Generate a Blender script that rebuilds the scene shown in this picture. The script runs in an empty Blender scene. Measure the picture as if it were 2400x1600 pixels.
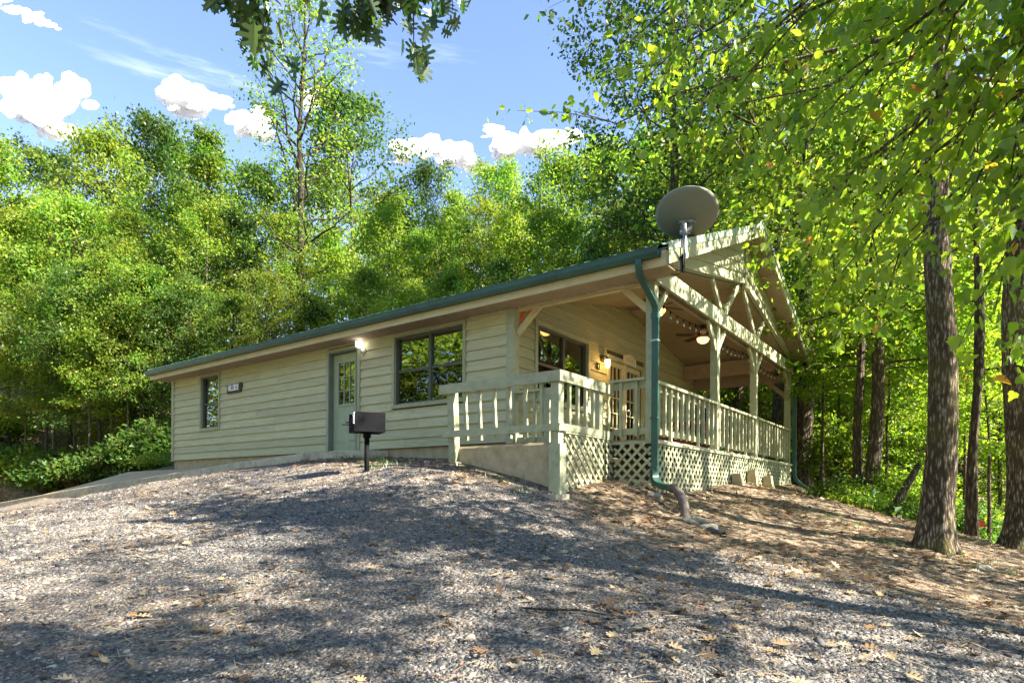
import bpy, math, random
import numpy as np
from mathutils import Vector, Matrix

# ------------------------------------------------------------------ camera, sky, sun, exposure
SC = bpy.context.scene
COL = SC.collection
R = math.radians
CAM = Vector((6.126, -8.329, -0.849)); YAW = 0.636; FPX = 1457.2; HY = 1155.2
cam_d = bpy.data.cameras.new('camera'); cam = bpy.data.objects.new('camera', cam_d); COL.objects.link(cam)
cam.matrix_world = Matrix.Translation(CAM) @ Matrix.Rotation(YAW, 4, 'Z') @ Matrix.Rotation(R(90), 4, 'X') @ Matrix.Rotation(0.006, 4, 'Z')
cam_d.sensor_width = 36; cam_d.lens = FPX / 2400 * 36; cam_d.shift_y = (HY - 800) / 2400; cam_d.shift_x = 0.0009
cam_d.clip_start = 0.05; cam_d.clip_end = 3000
SC.camera = cam

SUN_AZ = Vector((0.965, 0.26, 0)).normalized(); SUN_EL = R(38)
SUN_DIR = Vector((SUN_AZ.x * math.cos(SUN_EL), SUN_AZ.y * math.cos(SUN_EL), math.sin(SUN_EL)))
world = bpy.data.worlds.new('World'); SC.world = world; world.use_nodes = True
def build_world():
    nt = world.node_tree; N = nt.nodes; L = nt.links; N.clear()
    out = N.new('ShaderNodeOutputWorld'); bg = N.new('ShaderNodeBackground'); bg.inputs['Strength'].default_value = 0.081
    sky = N.new('ShaderNodeTexSky'); sky.sky_type = 'NISHITA'; sky.sun_disc = False
    sky.sun_elevation = SUN_EL; sky.sun_rotation = math.atan2(SUN_AZ.x, SUN_AZ.y)
    sky.altitude = 300; sky.air_density = 1.0; sky.dust_density = 0.05; sky.ozone_density = 1.8
    tc = N.new('ShaderNodeTexCoord')
    # faint high streaks over the whole sky
    mp = N.new('ShaderNodeMapping'); mp.inputs['Scale'].default_value = (1, 1, 9); L.new(tc.outputs['Generated'], mp.inputs[0])
    n3 = N.new('ShaderNodeTexNoise'); n3.inputs['Scale'].default_value = 3.2; n3.inputs['Detail'].default_value = 5; n3.inputs['Roughness'].default_value = 0.6; L.new(mp.outputs[0], n3.inputs['Vector'])
    r3 = N.new('ShaderNodeMapRange'); r3.interpolation_type = 'SMOOTHSTEP'; r3.inputs['From Min'].default_value = 0.60; r3.inputs['From Max'].default_value = 0.78; r3.inputs['To Max'].default_value = 0.2
    L.new(n3.outputs['Fac'], r3.inputs['Value'])
    mx = N.new('ShaderNodeMixRGB'); mx.inputs[2].default_value = (7.0, 7.2, 7.6, 1); L.new(r3.outputs[0], mx.inputs[0]); tint = N.new('ShaderNodeMixRGB'); tint.blend_type = 'MULTIPLY'; tint.inputs[0].default_value = 1; tint.inputs[2].default_value = (0.93, 0.885, 0.98, 1); L.new(sky.outputs[0], tint.inputs[1]); L.new(tint.outputs[0], mx.inputs[1])
    L.new(mx.outputs[0], bg.inputs['Color']); L.new(bg.outputs[0], out.inputs['Surface'])
build_world(); world.cycles.sampling_method = 'MANUAL'; world.cycles.sample_map_resolution = 512
sun_d = bpy.data.lights.new('sun', 'SUN'); sun_d.energy = 5.0; sun_d.angle = R(0.55); sun_d.color = (1.0, 0.91, 0.78)
sun = bpy.data.objects.new('sun', sun_d); COL.objects.link(sun)
sun.rotation_euler = SUN_DIR.to_track_quat('Z', 'Y').to_euler(); sun.location = (20, 10, 25)
VS = SC.view_settings; VS.view_transform = 'Standard'; VS.look = 'None'; VS.gamma = 1.0; VS.exposure = 2.5; VS.use_curve_mapping = False
SC.render.film_transparent = False
CY = SC.cycles; CY.max_bounces = 6; CY.diffuse_bounces = 3; CY.glossy_bounces = 3; CY.transmission_bounces = 4; CY.transparent_max_bounces = 40
CY.use_denoising = True; CY.sample_clamp_indirect = 6.0; CY.caustics_reflective = False; CY.caustics_refractive = False

rng = np.random.default_rng(7); rnd = random.Random(5)
RT = Vector((math.cos(YAW), math.sin(YAW), 0)); FW = Vector((-math.sin(YAW), math.cos(YAW), 0))
def spot(px, b):                                    # ground position seen at photo column px, b metres ahead
    p = CAM + RT * ((px - 1200) / FPX * b) + FW * b
    return p.x, p.y
def at(px, py, b):
    x, y = spot(px, b); return Vector((x, y, CAM.z + (HY - py + 0.006 * (px - 1200)) / FPX * b))

# ------------------------------------------------------------------ mesh helpers
class MB:
    def __init__(s): s.v = []; s.f = []
    def add(s, vs, fs):
        o = len(s.v); s.v += [tuple(v) for v in vs]; s.f += [tuple(i + o for i in f) for f in fs]; return s
    def box(s, x0, x1, y0, y1, z0, z1):
        return s.add([(x0,y0,z0),(x1,y0,z0),(x1,y1,z0),(x0,y1,z0),(x0,y0,z1),(x1,y0,z1),(x1,y1,z1),(x0,y1,z1)],
                     [(0,3,2,1),(4,5,6,7),(0,1,5,4),(1,2,6,5),(2,3,7,6),(3,0,4,7)])
    def bar(s, p0, p1, w, t, up=(0,0,1)):           # w across, t along 'up'
        p0 = Vector(p0); p1 = Vector(p1); d = (p1 - p0).normalized(); up = Vector(up)
        a = d.cross(up).normalized(); b = a.cross(d).normalized(); vs = []
        for p in (p0, p1):
            for (i, j) in ((-1,-1),(1,-1),(1,1),(-1,1)): vs.append(p + a * (i*w/2) + b * (j*t/2))
        return s.add(vs, [(0,1,2,3),(7,6,5,4),(0,4,5,1),(1,5,6,2),(2,6,7,3),(3,7,4,0)])
    def prism(s, poly, vec):                        # extrude polygon (list of 3D points) along vec
        n = len(poly); vec = Vector(vec); a = [Vector(p) for p in poly]; b = [p + vec for p in a]
        return s.add(a + b, [tuple(range(n))[::-1], tuple(range(n, 2*n))] + [(i, (i+1) % n, (i+1) % n + n, i + n) for i in range(n)])
    def tube(s, pts, rad, n=8, cap=True):
        pts = [Vector(p) for p in pts]
        if not hasattr(rad, '__len__'): rad = [rad] * len(pts)
        ref = Vector((0.3, 0.9, 0.2)); vs = []; fs = []
        for i, p in enumerate(pts):
            d = (pts[min(i+1, len(pts)-1)] - pts[max(i-1, 0)]).normalized()
            if abs(d.dot(ref)) > 0.95: ref = Vector((0.9, -0.3, 0.1))
            a = d.cross(ref).normalized(); b = d.cross(a)
            ref = -b if False else ref
            for k in range(n):
                t = 2 * math.pi * k / n; vs.append(p + (a * math.cos(t) + b * math.sin(t)) * rad[i])
        for i in range(len(pts) - 1):
            for k in range(n): fs.append((i*n+k, i*n+(k+1) % n, (i+1)*n+(k+1) % n, (i+1)*n+k))
        if cap: fs += [tuple(range(n))[::-1], tuple(range((len(pts)-1)*n, len(pts)*n))]
        return s.add(vs, fs)
    def lathe(s, prof, n=16, c=(0,0,0)):            # profile of (r, z)
        c = Vector(c); vs = []; fs = []
        for (r, z) in prof:
            for k in range(n):
                t = 2*math.pi*k/n; vs.append(c + Vector((r*math.cos(t), r*math.sin(t), z)))
        for i in range(len(prof)-1):
            for k in range(n): fs.append((i*n+k, i*n+(k+1) % n, (i+1)*n+(k+1) % n, (i+1)*n+k))
        fs += [tuple(range(n))[::-1], tuple(range((len(prof)-1)*n, len(prof)*n))]
        return s.add(vs, fs)
    def mesh(s, name, smooth=False):
        me = bpy.data.meshes.new(name); me.from_pydata(s.v, [], s.f); me.update()
        if smooth: me.polygons.foreach_set('use_smooth', [True] * len(me.polygons))
        return me
def link(name, me, mat=None, parent=None, loc=None):
    o = bpy.data.objects.new(name, me); COL.objects.link(o)
    if mat is not None and me is not None and not me.materials: me.materials.append(mat)
    if parent: o.parent = parent
    if loc is not None: o.location = loc
    return o
def mk(name, mb, mat, parent=None, smooth=False, loc=None): return link(name, mb.mesh(name, smooth), mat, parent, loc)
def tag(o, label=None, cat=None, group=None, kind=None):
    if label: o['label'] = label
    if cat: o['category'] = cat
    if group: o['group'] = group
    if kind: o['kind'] = kind
    return o
def thing(name, label, cat, loc=(0,0,0), rz=0, group=None):
    o = bpy.data.objects.new(name, None); COL.objects.link(o); o.location = loc; o.rotation_euler = (0, 0, rz); o.empty_display_size = 0.2
    return tag(o, label, cat, group)
def box(name, mat, parent, *a): return mk(name, MB().box(*a), mat, parent)
def bar(name, mat, parent, *a, **k): return mk(name, MB().bar(*a, **k), mat, parent)
def mesh_np(name, verts, polys_flat, sizes, smooth=False):
    me = bpy.data.meshes.new(name); nv = len(verts)
    me.vertices.add(nv); me.vertices.foreach_set('co', np.asarray(verts, np.float32).ravel())
    me.loops.add(len(polys_flat)); me.loops.foreach_set('vertex_index', np.asarray(polys_flat, np.int32))
    sizes = np.asarray(sizes, np.int32); me.polygons.add(len(sizes))
    me.polygons.foreach_set('loop_start', np.concatenate(([0], np.cumsum(sizes)[:-1])).astype(np.int32))
    if smooth: me.polygons.foreach_set('use_smooth', np.ones(len(sizes), bool))
    me.update(calc_edges=True); return me

# ------------------------------------------------------------------ materials
def nodes(name):
    m = bpy.data.materials.new(name); m.use_nodes = True; nt = m.node_tree; nt.nodes.clear(); return m, nt, nt.nodes, nt.links
def ramp(N, L, src, stops):
    r = N.new('ShaderNodeValToRGB'); e = r.color_ramp.elements
    while len(e) < len(stops): e.new(0.5)
    for i, (p, c) in enumerate(stops): e[i].position = p; e[i].color = (*c, 1)
    L.new(src, r.inputs[0]); return r.outputs[0]
def paint(name, col, var=0.12, rough=0.6, grain=None, bump=0.15, per_piece=0.10, scale=6.0, knots=False, stain=None, metallic=0.0, spec=0.4):
    m, nt, N, L = nodes(name); out = N.new('ShaderNodeOutputMaterial'); p = N.new('ShaderNodeBsdfPrincipled'); L.new(p.outputs[0], out.inputs[0])
    p.inputs['Roughness'].default_value = rough; p.inputs['Metallic'].default_value = metallic; p.inputs['Specular IOR Level'].default_value = spec
    tc = N.new('ShaderNodeTexCoord'); oi = N.new('ShaderNodeObjectInfo')
    mp = N.new('ShaderNodeMapping'); mp.inputs['Scale'].default_value = grain or (1, 1, 1); L.new(tc.outputs['Object'], mp.inputs[0])
    cb = N.new('ShaderNodeCombineXYZ')
    for i in range(3): L.new(oi.outputs['Random'], cb.inputs[i])
    mul = N.new('ShaderNodeVectorMath'); mul.operation = 'MULTIPLY_ADD'; L.new(cb.outputs[0], mul.inputs[0]); mul.inputs[1].default_value = (13.7, 7.1, 19.3); L.new(mp.outputs[0], mul.inputs[2])
    n = N.new('ShaderNodeTexNoise'); n.inputs['Scale'].default_value = scale; n.inputs['Detail'].default_value = 6; n.inputs['Roughness'].default_value = 0.62; L.new(mul.outputs[0], n.inputs['Vector'])
    c = Vector(col); lo = c * (1 - var * 2.2); hi = c * (1 + var * 1.6)
    colr = ramp(N, L, n.outputs['Fac'], [(0.28, lo), (0.5, c), (0.74, hi)])
    hsv = N.new('ShaderNodeHueSaturation'); L.new(colr, hsv.inputs['Color'])
    mr = N.new('ShaderNodeMapRange'); mr.inputs['To Min'].default_value = 1 - per_piece; mr.inputs['To Max'].default_value = 1 + per_piece; L.new(oi.outputs['Random'], mr.inputs['Value']); L.new(mr.outputs[0], hsv.inputs['Value'])
    last = hsv.outputs[0]
    if knots:                                       # dark knots bleeding through the paint
        mp2 = N.new('ShaderNodeMapping'); mp2.inputs['Scale'].default_value = (3.1, 3.1, 6.2); L.new(mul.outputs[0], mp2.inputs[0]) if False else L.new(tc.outputs['Object'], mp2.inputs[0])
        v = N.new('ShaderNodeTexVoronoi'); v.inputs['Scale'].default_value = 1.0; L.new(mp2.outputs[0], v.inputs['Vector'])
        k = N.new('ShaderNodeMapRange'); k.inputs['From Min'].default_value = 0.02; k.inputs['From Max'].default_value = 0.075; k.inputs['To Min'].default_value = 0.55; k.inputs['To Max'].default_value = 0; L.new(v.outputs['Distance'], k.inputs['Value'])
        mx = N.new('ShaderNodeMixRGB'); mx.inputs[2].default_value = (c.x*0.45, c.y*0.38, c.z*0.3, 1); L.new(k.outputs[0], mx.inputs[0]); L.new(last, mx.inputs[1]); last = mx.outputs[0]
    if stain:
        n2 = N.new('ShaderNodeTexNoise'); n2.inputs['Scale'].default_value = stain[0]; n2.inputs['Detail'].default_value = 8; n2.inputs['Roughness'].default_value = 0.7; L.new(tc.outputs['Object'], n2.inputs['Vector'])
        k = N.new('ShaderNodeMapRange'); k.interpolation_type = 'SMOOTHSTEP'; k.inputs['From Min'].default_value = stain[1]; k.inputs['From Max'].default_value = stain[1] + 0.16; k.inputs['To Max'].default_value = stain[2]; L.new(n2.outputs['Fac'], k.inputs['Value'])
        mx = N.new('ShaderNodeMixRGB'); mx.inputs[2].default_value = (*stain[3], 1); L.new(k.outputs[0], mx.inputs[0]); L.new(last, mx.inputs[1]); last = mx.outputs[0]
    L.new(last, p.inputs['Base Color'])
    if bump:
        b = N.new('ShaderNodeBump'); b.inputs['Strength'].default_value = bump; b.inputs['Distance'].default_value = 0.012; L.new(n.outputs['Fac'], b.inputs['Height']); L.new(b.outputs[0], p.inputs['Normal'])
    return m
def emit(name, col, st):
    m, nt, N, L = nodes(name); out = N.new('ShaderNodeOutputMaterial'); e = N.new('ShaderNodeEmission'); e.inputs[0].default_value = (*col, 1); e.inputs[1].default_value = st; L.new(e.outputs[0], out.inputs[0]); return m
def glass(name, refl, tint=(0.75, 0.78, 0.72)):
    m, nt, N, L = nodes(name); out = N.new('ShaderNodeOutputMaterial'); g = N.new('ShaderNodeBsdfGlossy'); g.inputs['Roughness'].default_value = 0.012; g.inputs[0].default_value = (0.95, 0.97, 0.93, 1)
    t = N.new('ShaderNodeBsdfTransparent'); t.inputs[0].default_value = (*tint, 1); f = N.new('ShaderNodeFresnel'); f.inputs[0].default_value = 1.6
    a = N.new('ShaderNodeMath'); a.operation = 'ADD'; a.use_clamp = True; a.inputs[1].default_value = refl; L.new(f.outputs[0], a.inputs[0])
    tc = N.new('ShaderNodeTexCoord'); n = N.new('ShaderNodeTexNoise'); n.inputs['Scale'].default_value = 1.7; L.new(tc.outputs['Object'], n.inputs['Vector'])
    b = N.new('ShaderNodeBump'); b.inputs['Strength'].default_value = 0.05; b.inputs['Distance'].default_value = 0.05; L.new(n.outputs['Fac'], b.inputs['Height']); L.new(b.outputs[0], g.inputs['Normal'])
    mx = N.new('ShaderNodeMixShader'); L.new(a.outputs[0], mx.inputs[0]); L.new(t.outputs[0], mx.inputs[1]); L.new(g.outputs[0], mx.inputs[2]); L.new(mx.outputs[0], out.inputs[0]); return m
def leafmat(name, stops, trans, tmix=0.5, gloss=0.06, hue=0.02, val=0.25):
    m, nt, N, L = nodes(name); out = N.new('ShaderNodeOutputMaterial'); g = N.new('ShaderNodeNewGeometry'); oi = N.new('ShaderNodeObjectInfo')
    c = ramp(N, L, g.outputs['Random Per Island'], stops)
    tc = N.new('ShaderNodeTexCoord'); n = N.new('ShaderNodeTexNoise'); n.inputs['Scale'].default_value = 0.55; n.inputs['Detail'].default_value = 3; L.new(tc.outputs['Object'], n.inputs['Vector'])
    h = N.new('ShaderNodeHueSaturation'); L.new(c, h.inputs['Color'])
    mh = N.new('ShaderNodeMapRange'); mh.inputs['From Min'].default_value = 0.3; mh.inputs['From Max'].default_value = 0.7; mh.inputs['To Min'].default_value = 0.5 - hue; mh.inputs['To Max'].default_value = 0.5 + hue; L.new(n.outputs['Fac'], mh.inputs['Value']); L.new(mh.outputs[0], h.inputs['Hue'])
    mv = N.new('ShaderNodeMapRange'); mv.inputs['To Min'].default_value = 1 - val; mv.inputs['To Max'].default_value = 1 + val; L.new(oi.outputs['Random'], mv.inputs['Value']); L.new(mv.outputs[0], h.inputs['Value'])
    d = N.new('ShaderNodeBsdfDiffuse'); t = N.new('ShaderNodeBsdfTranslucent'); gl = N.new('ShaderNodeBsdfGlossy'); gl.inputs['Roughness'].default_value = 0.42; gl.inputs[0].default_value = (0.8, 0.85, 0.8, 1)
    L.new(h.outputs[0], d.inputs[0]); tm = N.new('ShaderNodeMixRGB'); tm.blend_type = 'MULTIPLY'; tm.inputs[0].default_value = 1; tm.inputs[2].default_value = (*trans, 1); L.new(h.outputs[0], tm.inputs[1]); L.new(tm.outputs[0], t.inputs[0])
    m1 = N.new('ShaderNodeMixShader'); m1.inputs[0].default_value = tmix; L.new(d.outputs[0], m1.inputs[1]); L.new(t.outputs[0], m1.inputs[2])
    m2 = N.new('ShaderNodeMixShader'); m2.inputs[0].default_value = gloss; L.new(m1.outputs[0], m2.inputs[1]); L.new(gl.outputs[0], m2.inputs[2]); L.new(m2.outputs[0], out.inputs[0]); return m
def barkmat(name, dark, light, moss, sc=1.0, moss_amt=0.5):
    m, nt, N, L = nodes(name); out = N.new('ShaderNodeOutputMaterial'); p = N.new('ShaderNodeBsdfPrincipled'); L.new(p.outputs[0], out.inputs[0]); p.inputs['Roughness'].default_value = 0.92; p.inputs['Specular IOR Level'].default_value = 0.15
    tc = N.new('ShaderNodeTexCoord'); mp = N.new('ShaderNodeMapping'); mp.inputs['Scale'].default_value = (38*sc, 38*sc, 7*sc); L.new(tc.outputs['Object'], mp.inputs[0])
    w = N.new('ShaderNodeTexNoise'); w.inputs['Scale'].default_value = 5*sc; w.inputs['Detail'].default_value = 3; L.new(tc.outputs['Object'], w.inputs['Vector'])
    ad = N.new('ShaderNodeVectorMath'); ad.operation = 'MULTIPLY_ADD'; L.new(w.outputs['Color'], ad.inputs[0]); ad.inputs[1].default_value = (2.4, 2.4, 0.6); L.new(mp.outputs[0], ad.inputs[2])
    v = N.new('ShaderNodeTexVoronoi'); v.feature = 'F1'; v.inputs['Scale'].default_value = 1.0; L.new(ad.outputs[0], v.inputs['Vector'])
    n = N.new('ShaderNodeTexNoise'); n.inputs['Scale'].default_value = 3.0; n.inputs['Detail'].default_value = 9; n.inputs['Roughness'].default_value = 0.7; L.new(mp.outputs[0], n.inputs['Vector'])
    ht = N.new('ShaderNodeMath'); ht.operation = 'MULTIPLY_ADD'; L.new(v.outputs['Distance'], ht.inputs[0]); ht.inputs[1].default_value = -0.9; L.new(n.outputs['Fac'], ht.inputs[2])
    c = ramp(N, L, ht.outputs[0], [(0.0, dark), (0.22, [ (a*2+b)/3 for a, b in zip(dark, light)]), (0.5, light)])
    n2 = N.new('ShaderNodeTexNoise'); n2.inputs['Scale'].default_value = 1.6; n2.inputs['Detail'].default_value = 7; L.new(tc.outputs['Object'], n2.inputs['Vector'])
    k = N.new('ShaderNodeMapRange'); k.interpolation_type = 'SMOOTHSTEP'; k.inputs['From Min'].default_value = 0.45; k.inputs['From Max'].default_value = 0.68; k.inputs['To Max'].default_value = moss_amt; L.new(n2.outputs['Fac'], k.inputs['Value'])
    mx = N.new('ShaderNodeMixRGB'); mx.inputs[2].default_value = (*moss, 1); L.new(k.outputs[0], mx.inputs[0]); L.new(c, mx.inputs[1]); L.new(mx.outputs[0], p.inputs['Base Color'])
    b = N.new('ShaderNodeBump'); b.inputs['Strength'].default_value = 0.9; b.inputs['Distance'].default_value = 0.03; L.new(ht.outputs[0], b.inputs['Height']); L.new(b.outputs[0], p.inputs['Normal']); return m

M = {}
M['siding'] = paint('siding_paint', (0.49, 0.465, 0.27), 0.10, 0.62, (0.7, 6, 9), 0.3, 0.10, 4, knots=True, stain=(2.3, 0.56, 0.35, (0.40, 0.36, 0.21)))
M['siding_y'] = paint('porch_siding_shaded', (0.36, 0.345, 0.19), 0.07, 0.62, (6, 0.7, 9), 0.25, 0.06, 4, knots=True)  # siding colour darkened to stand for the shade under the porch roof
M['sheath'] = paint('sheathing', (0.12, 0.11, 0.07), 0.1, 0.9, None, 0)
M['trim'] = paint('trim_paint', (0.36, 0.37, 0.23), 0.08, 0.55, (2, 2, 2), 0.15, 0.06, 5, stain=(5, 0.63, 0.35, (0.24, 0.25, 0.16)))
M['rail'] = paint('railing_paint', (0.365, 0.378, 0.24), 0.10, 0.55, (2.2, 2.2, 2.2), 0.2, 0.09, 5, stain=(6, 0.61, 0.4, (0.26, 0.26, 0.17)))
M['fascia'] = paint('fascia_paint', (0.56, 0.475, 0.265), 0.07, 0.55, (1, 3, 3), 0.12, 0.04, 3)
M['soffit'] = paint('soffit_shaded_tan', (0.31, 0.24, 0.155), 0.08, 0.75, (2, 2, 2), 0.1, 0.06, 4, stain=(2.0, 0.6, 0.3, (0.29, 0.21, 0.14)))  # the tan paint turned brown: shade under the eaves put into the colour
M['ceiling'] = paint('ceiling_shaded_tan', (0.27, 0.225, 0.13), 0.07, 0.75, (2, 2, 2), 0.1, 0.05, 4)  # tan with the porch shade painted in as a darker tone
M['greenmetal'] = paint('green_metal', (0.02, 0.085, 0.066), 0.18, 0.40, None, 0.02, 0.05, 3, spec=0.6)
M['roofmetal'] = paint('roof_metal', (0.06, 0.14, 0.12), 0.15, 0.30, None, 0.02, 0.05, 3, spec=0.7)
M['jamb'] = paint('dark_door_frame', (0.15, 0.175, 0.135), 0.1, 0.5, None, 0.05, 0.05)
M['door'] = paint('door_paint', (0.36, 0.41, 0.27), 0.05, 0.45, None, 0.05, 0.03)
M['bronze'] = paint('window_frame_bronze', (0.085, 0.09, 0.06), 0.1, 0.45, None, 0.03, 0.05)
M['cream'] = paint('cream_door', (0.52, 0.47, 0.29), 0.06, 0.5, None, 0.05, 0.04)
M['concrete'] = paint('concrete', (0.44, 0.36, 0.225), 0.13, 0.9, None, 0.3, 0.03, 7, stain=(1.6, 0.53, 0.5, (0.27, 0.22, 0.14)))
M['curb'] = paint('curb_concrete', (0.52, 0.45, 0.33), 0.16, 0.9, None, 0.35, 0.03, 9, stain=(2.2, 0.5, 0.6, (0.27, 0.24, 0.17)))
M['walk'] = paint('walk_concrete', (0.50, 0.36, 0.20), 0.10, 0.92, None, 0.3, 0.03, 14, stain=(0.8, 0.5, 0.55, (0.25, 0.20, 0.13)))
M['black'] = paint('black_steel', (0.007, 0.008, 0.0092), 0.25, 0.7, None, 0.12, 0.05, 30, spec=0.06, stain=(7, 0.66, 0.12, (0.06, 0.04, 0.028)))
M['steel'] = paint('galvanised_steel', (0.46, 0.48, 0.48), 0.15, 0.35, None, 0.05, 0.05, 12, metallic=0.8)
M['dish'] = paint('dish_grey', (0.215, 0.23, 0.19), 0.04, 0.5, None, 0.0, 0.02, 2)
M['darkwood'] = paint('dark_brown', (0.055, 0.035, 0.024), 0.2, 0.6, None, 0.1, 0.05, 9)
M['redwood'] = paint('red_stained_wood', (0.23, 0.062, 0.035), 0.2, 0.6, (1, 6, 6), 0.2, 0.1, 6)
M['orange'] = paint('orange_plastic', (0.75, 0.16, 0.03), 0.08, 0.45, None, 0)
M['white'] = paint('white_plastic', (0.75, 0.74, 0.70), 0.04, 0.45, None, 0)
M['cable'] = paint('cable_sheath', (0.55, 0.48, 0.36), 0.04, 0.5, None, 0)
M['pipe'] = paint('corrugated_plastic', (0.16, 0.13, 0.105), 0.15, 0.6, None, 0.05, 0.05, 9)
M['pipegrey'] = paint('grey_pipe', (0.05, 0.05, 0.056), 0.2, 0.6, None, 0.05, 0.05, 9)
M['tanwood'] = paint('carved_sign_wood', (0.68, 0.60, 0.42), 0.15, 0.7, (1, 1, 6), 0.3, 0.02, 8)
M['signblack'] = paint('sign_black', (0.035, 0.026, 0.018), 0.3, 0.6, (1, 1, 6), 0.2, 0.02, 9)
M['signwhite'] = paint('sign_lettering', (0.86, 0.85, 0.80), 0.02, 0.6, None, 0)
M['interior'] = paint('interior_wall', (0.16, 0.125, 0.085), 0.1, 0.8, None, 0)
M['blind'] = paint('blind_slats', (0.22, 0.15, 0.10), 0.1, 0.7, None, 0)
M['rock'] = paint('field_stone', (0.36, 0.32, 0.25), 0.25, 0.9, None, 0.8, 0.15, 8)
M['flag'] = paint('marker_flag', (0.85, 0.09, 0.04), 0.05, 0.6, None, 0)
M['pane'] = glass('window_glass', 0.26); M['screen'] = glass('screened_glass', 0.07, (0.30, 0.31, 0.28))
M['bulb'] = glass('bulb_glass', 0.12, (0.95, 0.93, 0.88))
M['globe'] = emit('lit_globe', (1.0, 0.94, 0.85), 1.2); M['warm'] = emit('lit_jar', (1.0, 0.60, 0.20), 4.0); M['fanlight'] = emit('lit_fan_bowl', (1.0, 0.52, 0.16), 0.9); M['inlamp'] = emit('lit_lamp_shade', (1.0, 0.42, 0.10), 0.8)
M['leafA'] = leafmat('leaf_green', [(0, (0.07, 0.145, 0.016)), (0.45, (0.11, 0.19, 0.022)), (0.9, (0.15, 0.215, 0.028)), (1.0, (0.22, 0.20, 0.03))], (2.3, 2.3, 1.2), 0.5, 0.012, 0.03, 0.35)
M['leafB'] = leafmat('leaf_yellowgreen', [(0, (0.105, 0.17, 0.02)), (0.5, (0.155, 0.22, 0.027)), (0.94, (0.20, 0.245, 0.033)), (1.0, (0.28, 0.22, 0.035))], (2.1, 2.1, 1.2), 0.5, 0.012, 0.03, 0.35)
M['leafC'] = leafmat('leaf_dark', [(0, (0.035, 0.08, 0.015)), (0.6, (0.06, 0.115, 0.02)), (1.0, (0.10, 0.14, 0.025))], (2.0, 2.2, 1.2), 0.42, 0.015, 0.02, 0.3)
M['leafN'] = leafmat('leaf_near', [(0, (0.08, 0.155, 0.012)), (0.3, (0.12, 0.20, 0.016)), (0.7, (0.16, 0.235, 0.02)), (0.985, (0.18, 0.24, 0.02)), (0.992, (0.18, 0.24, 0.02)), (1.0, (0.35, 0.10, 0.02))], (2.4, 2.4, 1.2), 0.6, 0.03, 0.012, 0.1)
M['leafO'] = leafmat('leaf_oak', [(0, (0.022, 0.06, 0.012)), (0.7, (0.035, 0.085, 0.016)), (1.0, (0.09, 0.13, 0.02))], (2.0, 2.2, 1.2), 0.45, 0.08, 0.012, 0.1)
M['fern'] = leafmat('leaf_fern', [(0, (0.05, 0.12, 0.02)), (0.6, (0.075, 0.15, 0.025)), (1.0, (0.12, 0.17, 0.03))], (2.0, 2.1, 1.2), 0.4)
M['dry'] = leafmat('dry_leaf', [(0, (0.15, 0.095, 0.055)), (0.35, (0.27, 0.19, 0.12)), (0.75, (0.40, 0.315, 0.20)), (0.94, (0.52, 0.44, 0.30)), (0.975, (0.40, 0.22, 0.08)), (1.0, (0.40, 0.12, 0.03))], (0.9, 0.8, 0.6), 0.15, 0.03, 0.01, 0.05)
M['barkA'] = barkmat('oak_bark', (0.07, 0.052, 0.034), (0.56, 0.49, 0.37), (0.16, 0.145, 0.045), 1.0, 0.5)
M['barkD'] = barkmat('forest_bark', (0.055, 0.043, 0.03), (0.30, 0.25, 0.185), (0.07, 0.07, 0.03), 0.8, 0.4)
M['barkS'] = barkmat('dark_bark', (0.03, 0.024, 0.018), (0.13, 0.105, 0.08), (0.05, 0.05, 0.025), 0.8, 0.3)
M['barkP'] = barkmat('pale_bark', (0.09, 0.075, 0.055), (0.34, 0.29, 0.22), (0.15, 0.14, 0.08), 0.8, 0.3)

# ------------------------------------------------------------------ the ground
GP = [(6.1,-8.3,-2.28),(1.84,-1.6,-.86),(0,-1.6,-.43),(2,-.1,-.68),(2.55,0,-.84),(2.7,2.8,-.74),(2.7,5.5,-.70),(2.7,8.5,-.64),(-.92,-2.35,-.56),(-2,-.3,-.22),(-3.5,-.9,-.28),(-5.2,-.9,-.26),
      (-8.3,-1.9,-.70),(-12,-2.15,-1.03),(-18.6,-2.45,-1.52),(-26,-2.8,-2.45),(-8,-.4,-.42),(-12,-.6,-.6),(-18,-.8,-1.0),(-15,.9,-.18),(-19,.9,-.5),(-23,.6,-1.2),(-19,3.2,.15),(-24,3.5,-.2),
      (5.8,1.1,-1.53),(6.7,3.3,-1.6),(4.25,7.7,-1.45),(3.9,3.7,-.90),(4.6,3.0,-1.2),(5.37,2.3,-1.42),(3.2,.1,-1.09),(3.9,-1.26,-1.36),(3.6,-1.1,-1.28),(6.5,-.6,-1.8),(4.4,-6,-1.76),(2.4,-7.4,-1.80),(6.3,-4.4,-1.78),(3.2,-4.3,-1.50),
      (-2,-5,-1.18),(-6,-5.5,-1.32),(-3,-9,-1.9),(-9,-7,-1.78),(-15,-6,-2.0),(-14,-3.3,-1.36),(-20,-4.2,-2.0),(0,-13,-2.35),(9.5,-6,-2.3),(9.5,-2,-2.2),(9,2,-2.3),(12,5,-3.6),(8,8,-3.3),(12,12,-4.6),(5,14,-2.2),(7,5.5,-2.1),(0,14,.2),(0,10,-.4),(-6,10,0),(-6,14,1.0),
      (-14,4,.5),(-18,8,1.6),(-6,22,3.6),(-20,18,3.8),(5,25,-.6),(15,25,-4.2),(-30,30,9),(-40,0,4.5),(-30,8,3.6),(0,40,8),(25,40,0),(40,20,-5),(40,-10,-3.6),(0,-40,-3.6),(-40,-30,-3.4),(40,-40,-4),(-30,60,13),(30,70,4),(-70,40,15),(80,60,-2),(-80,-40,-2),(80,-60,-4)]
GP = np.array(GP, float)
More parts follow.
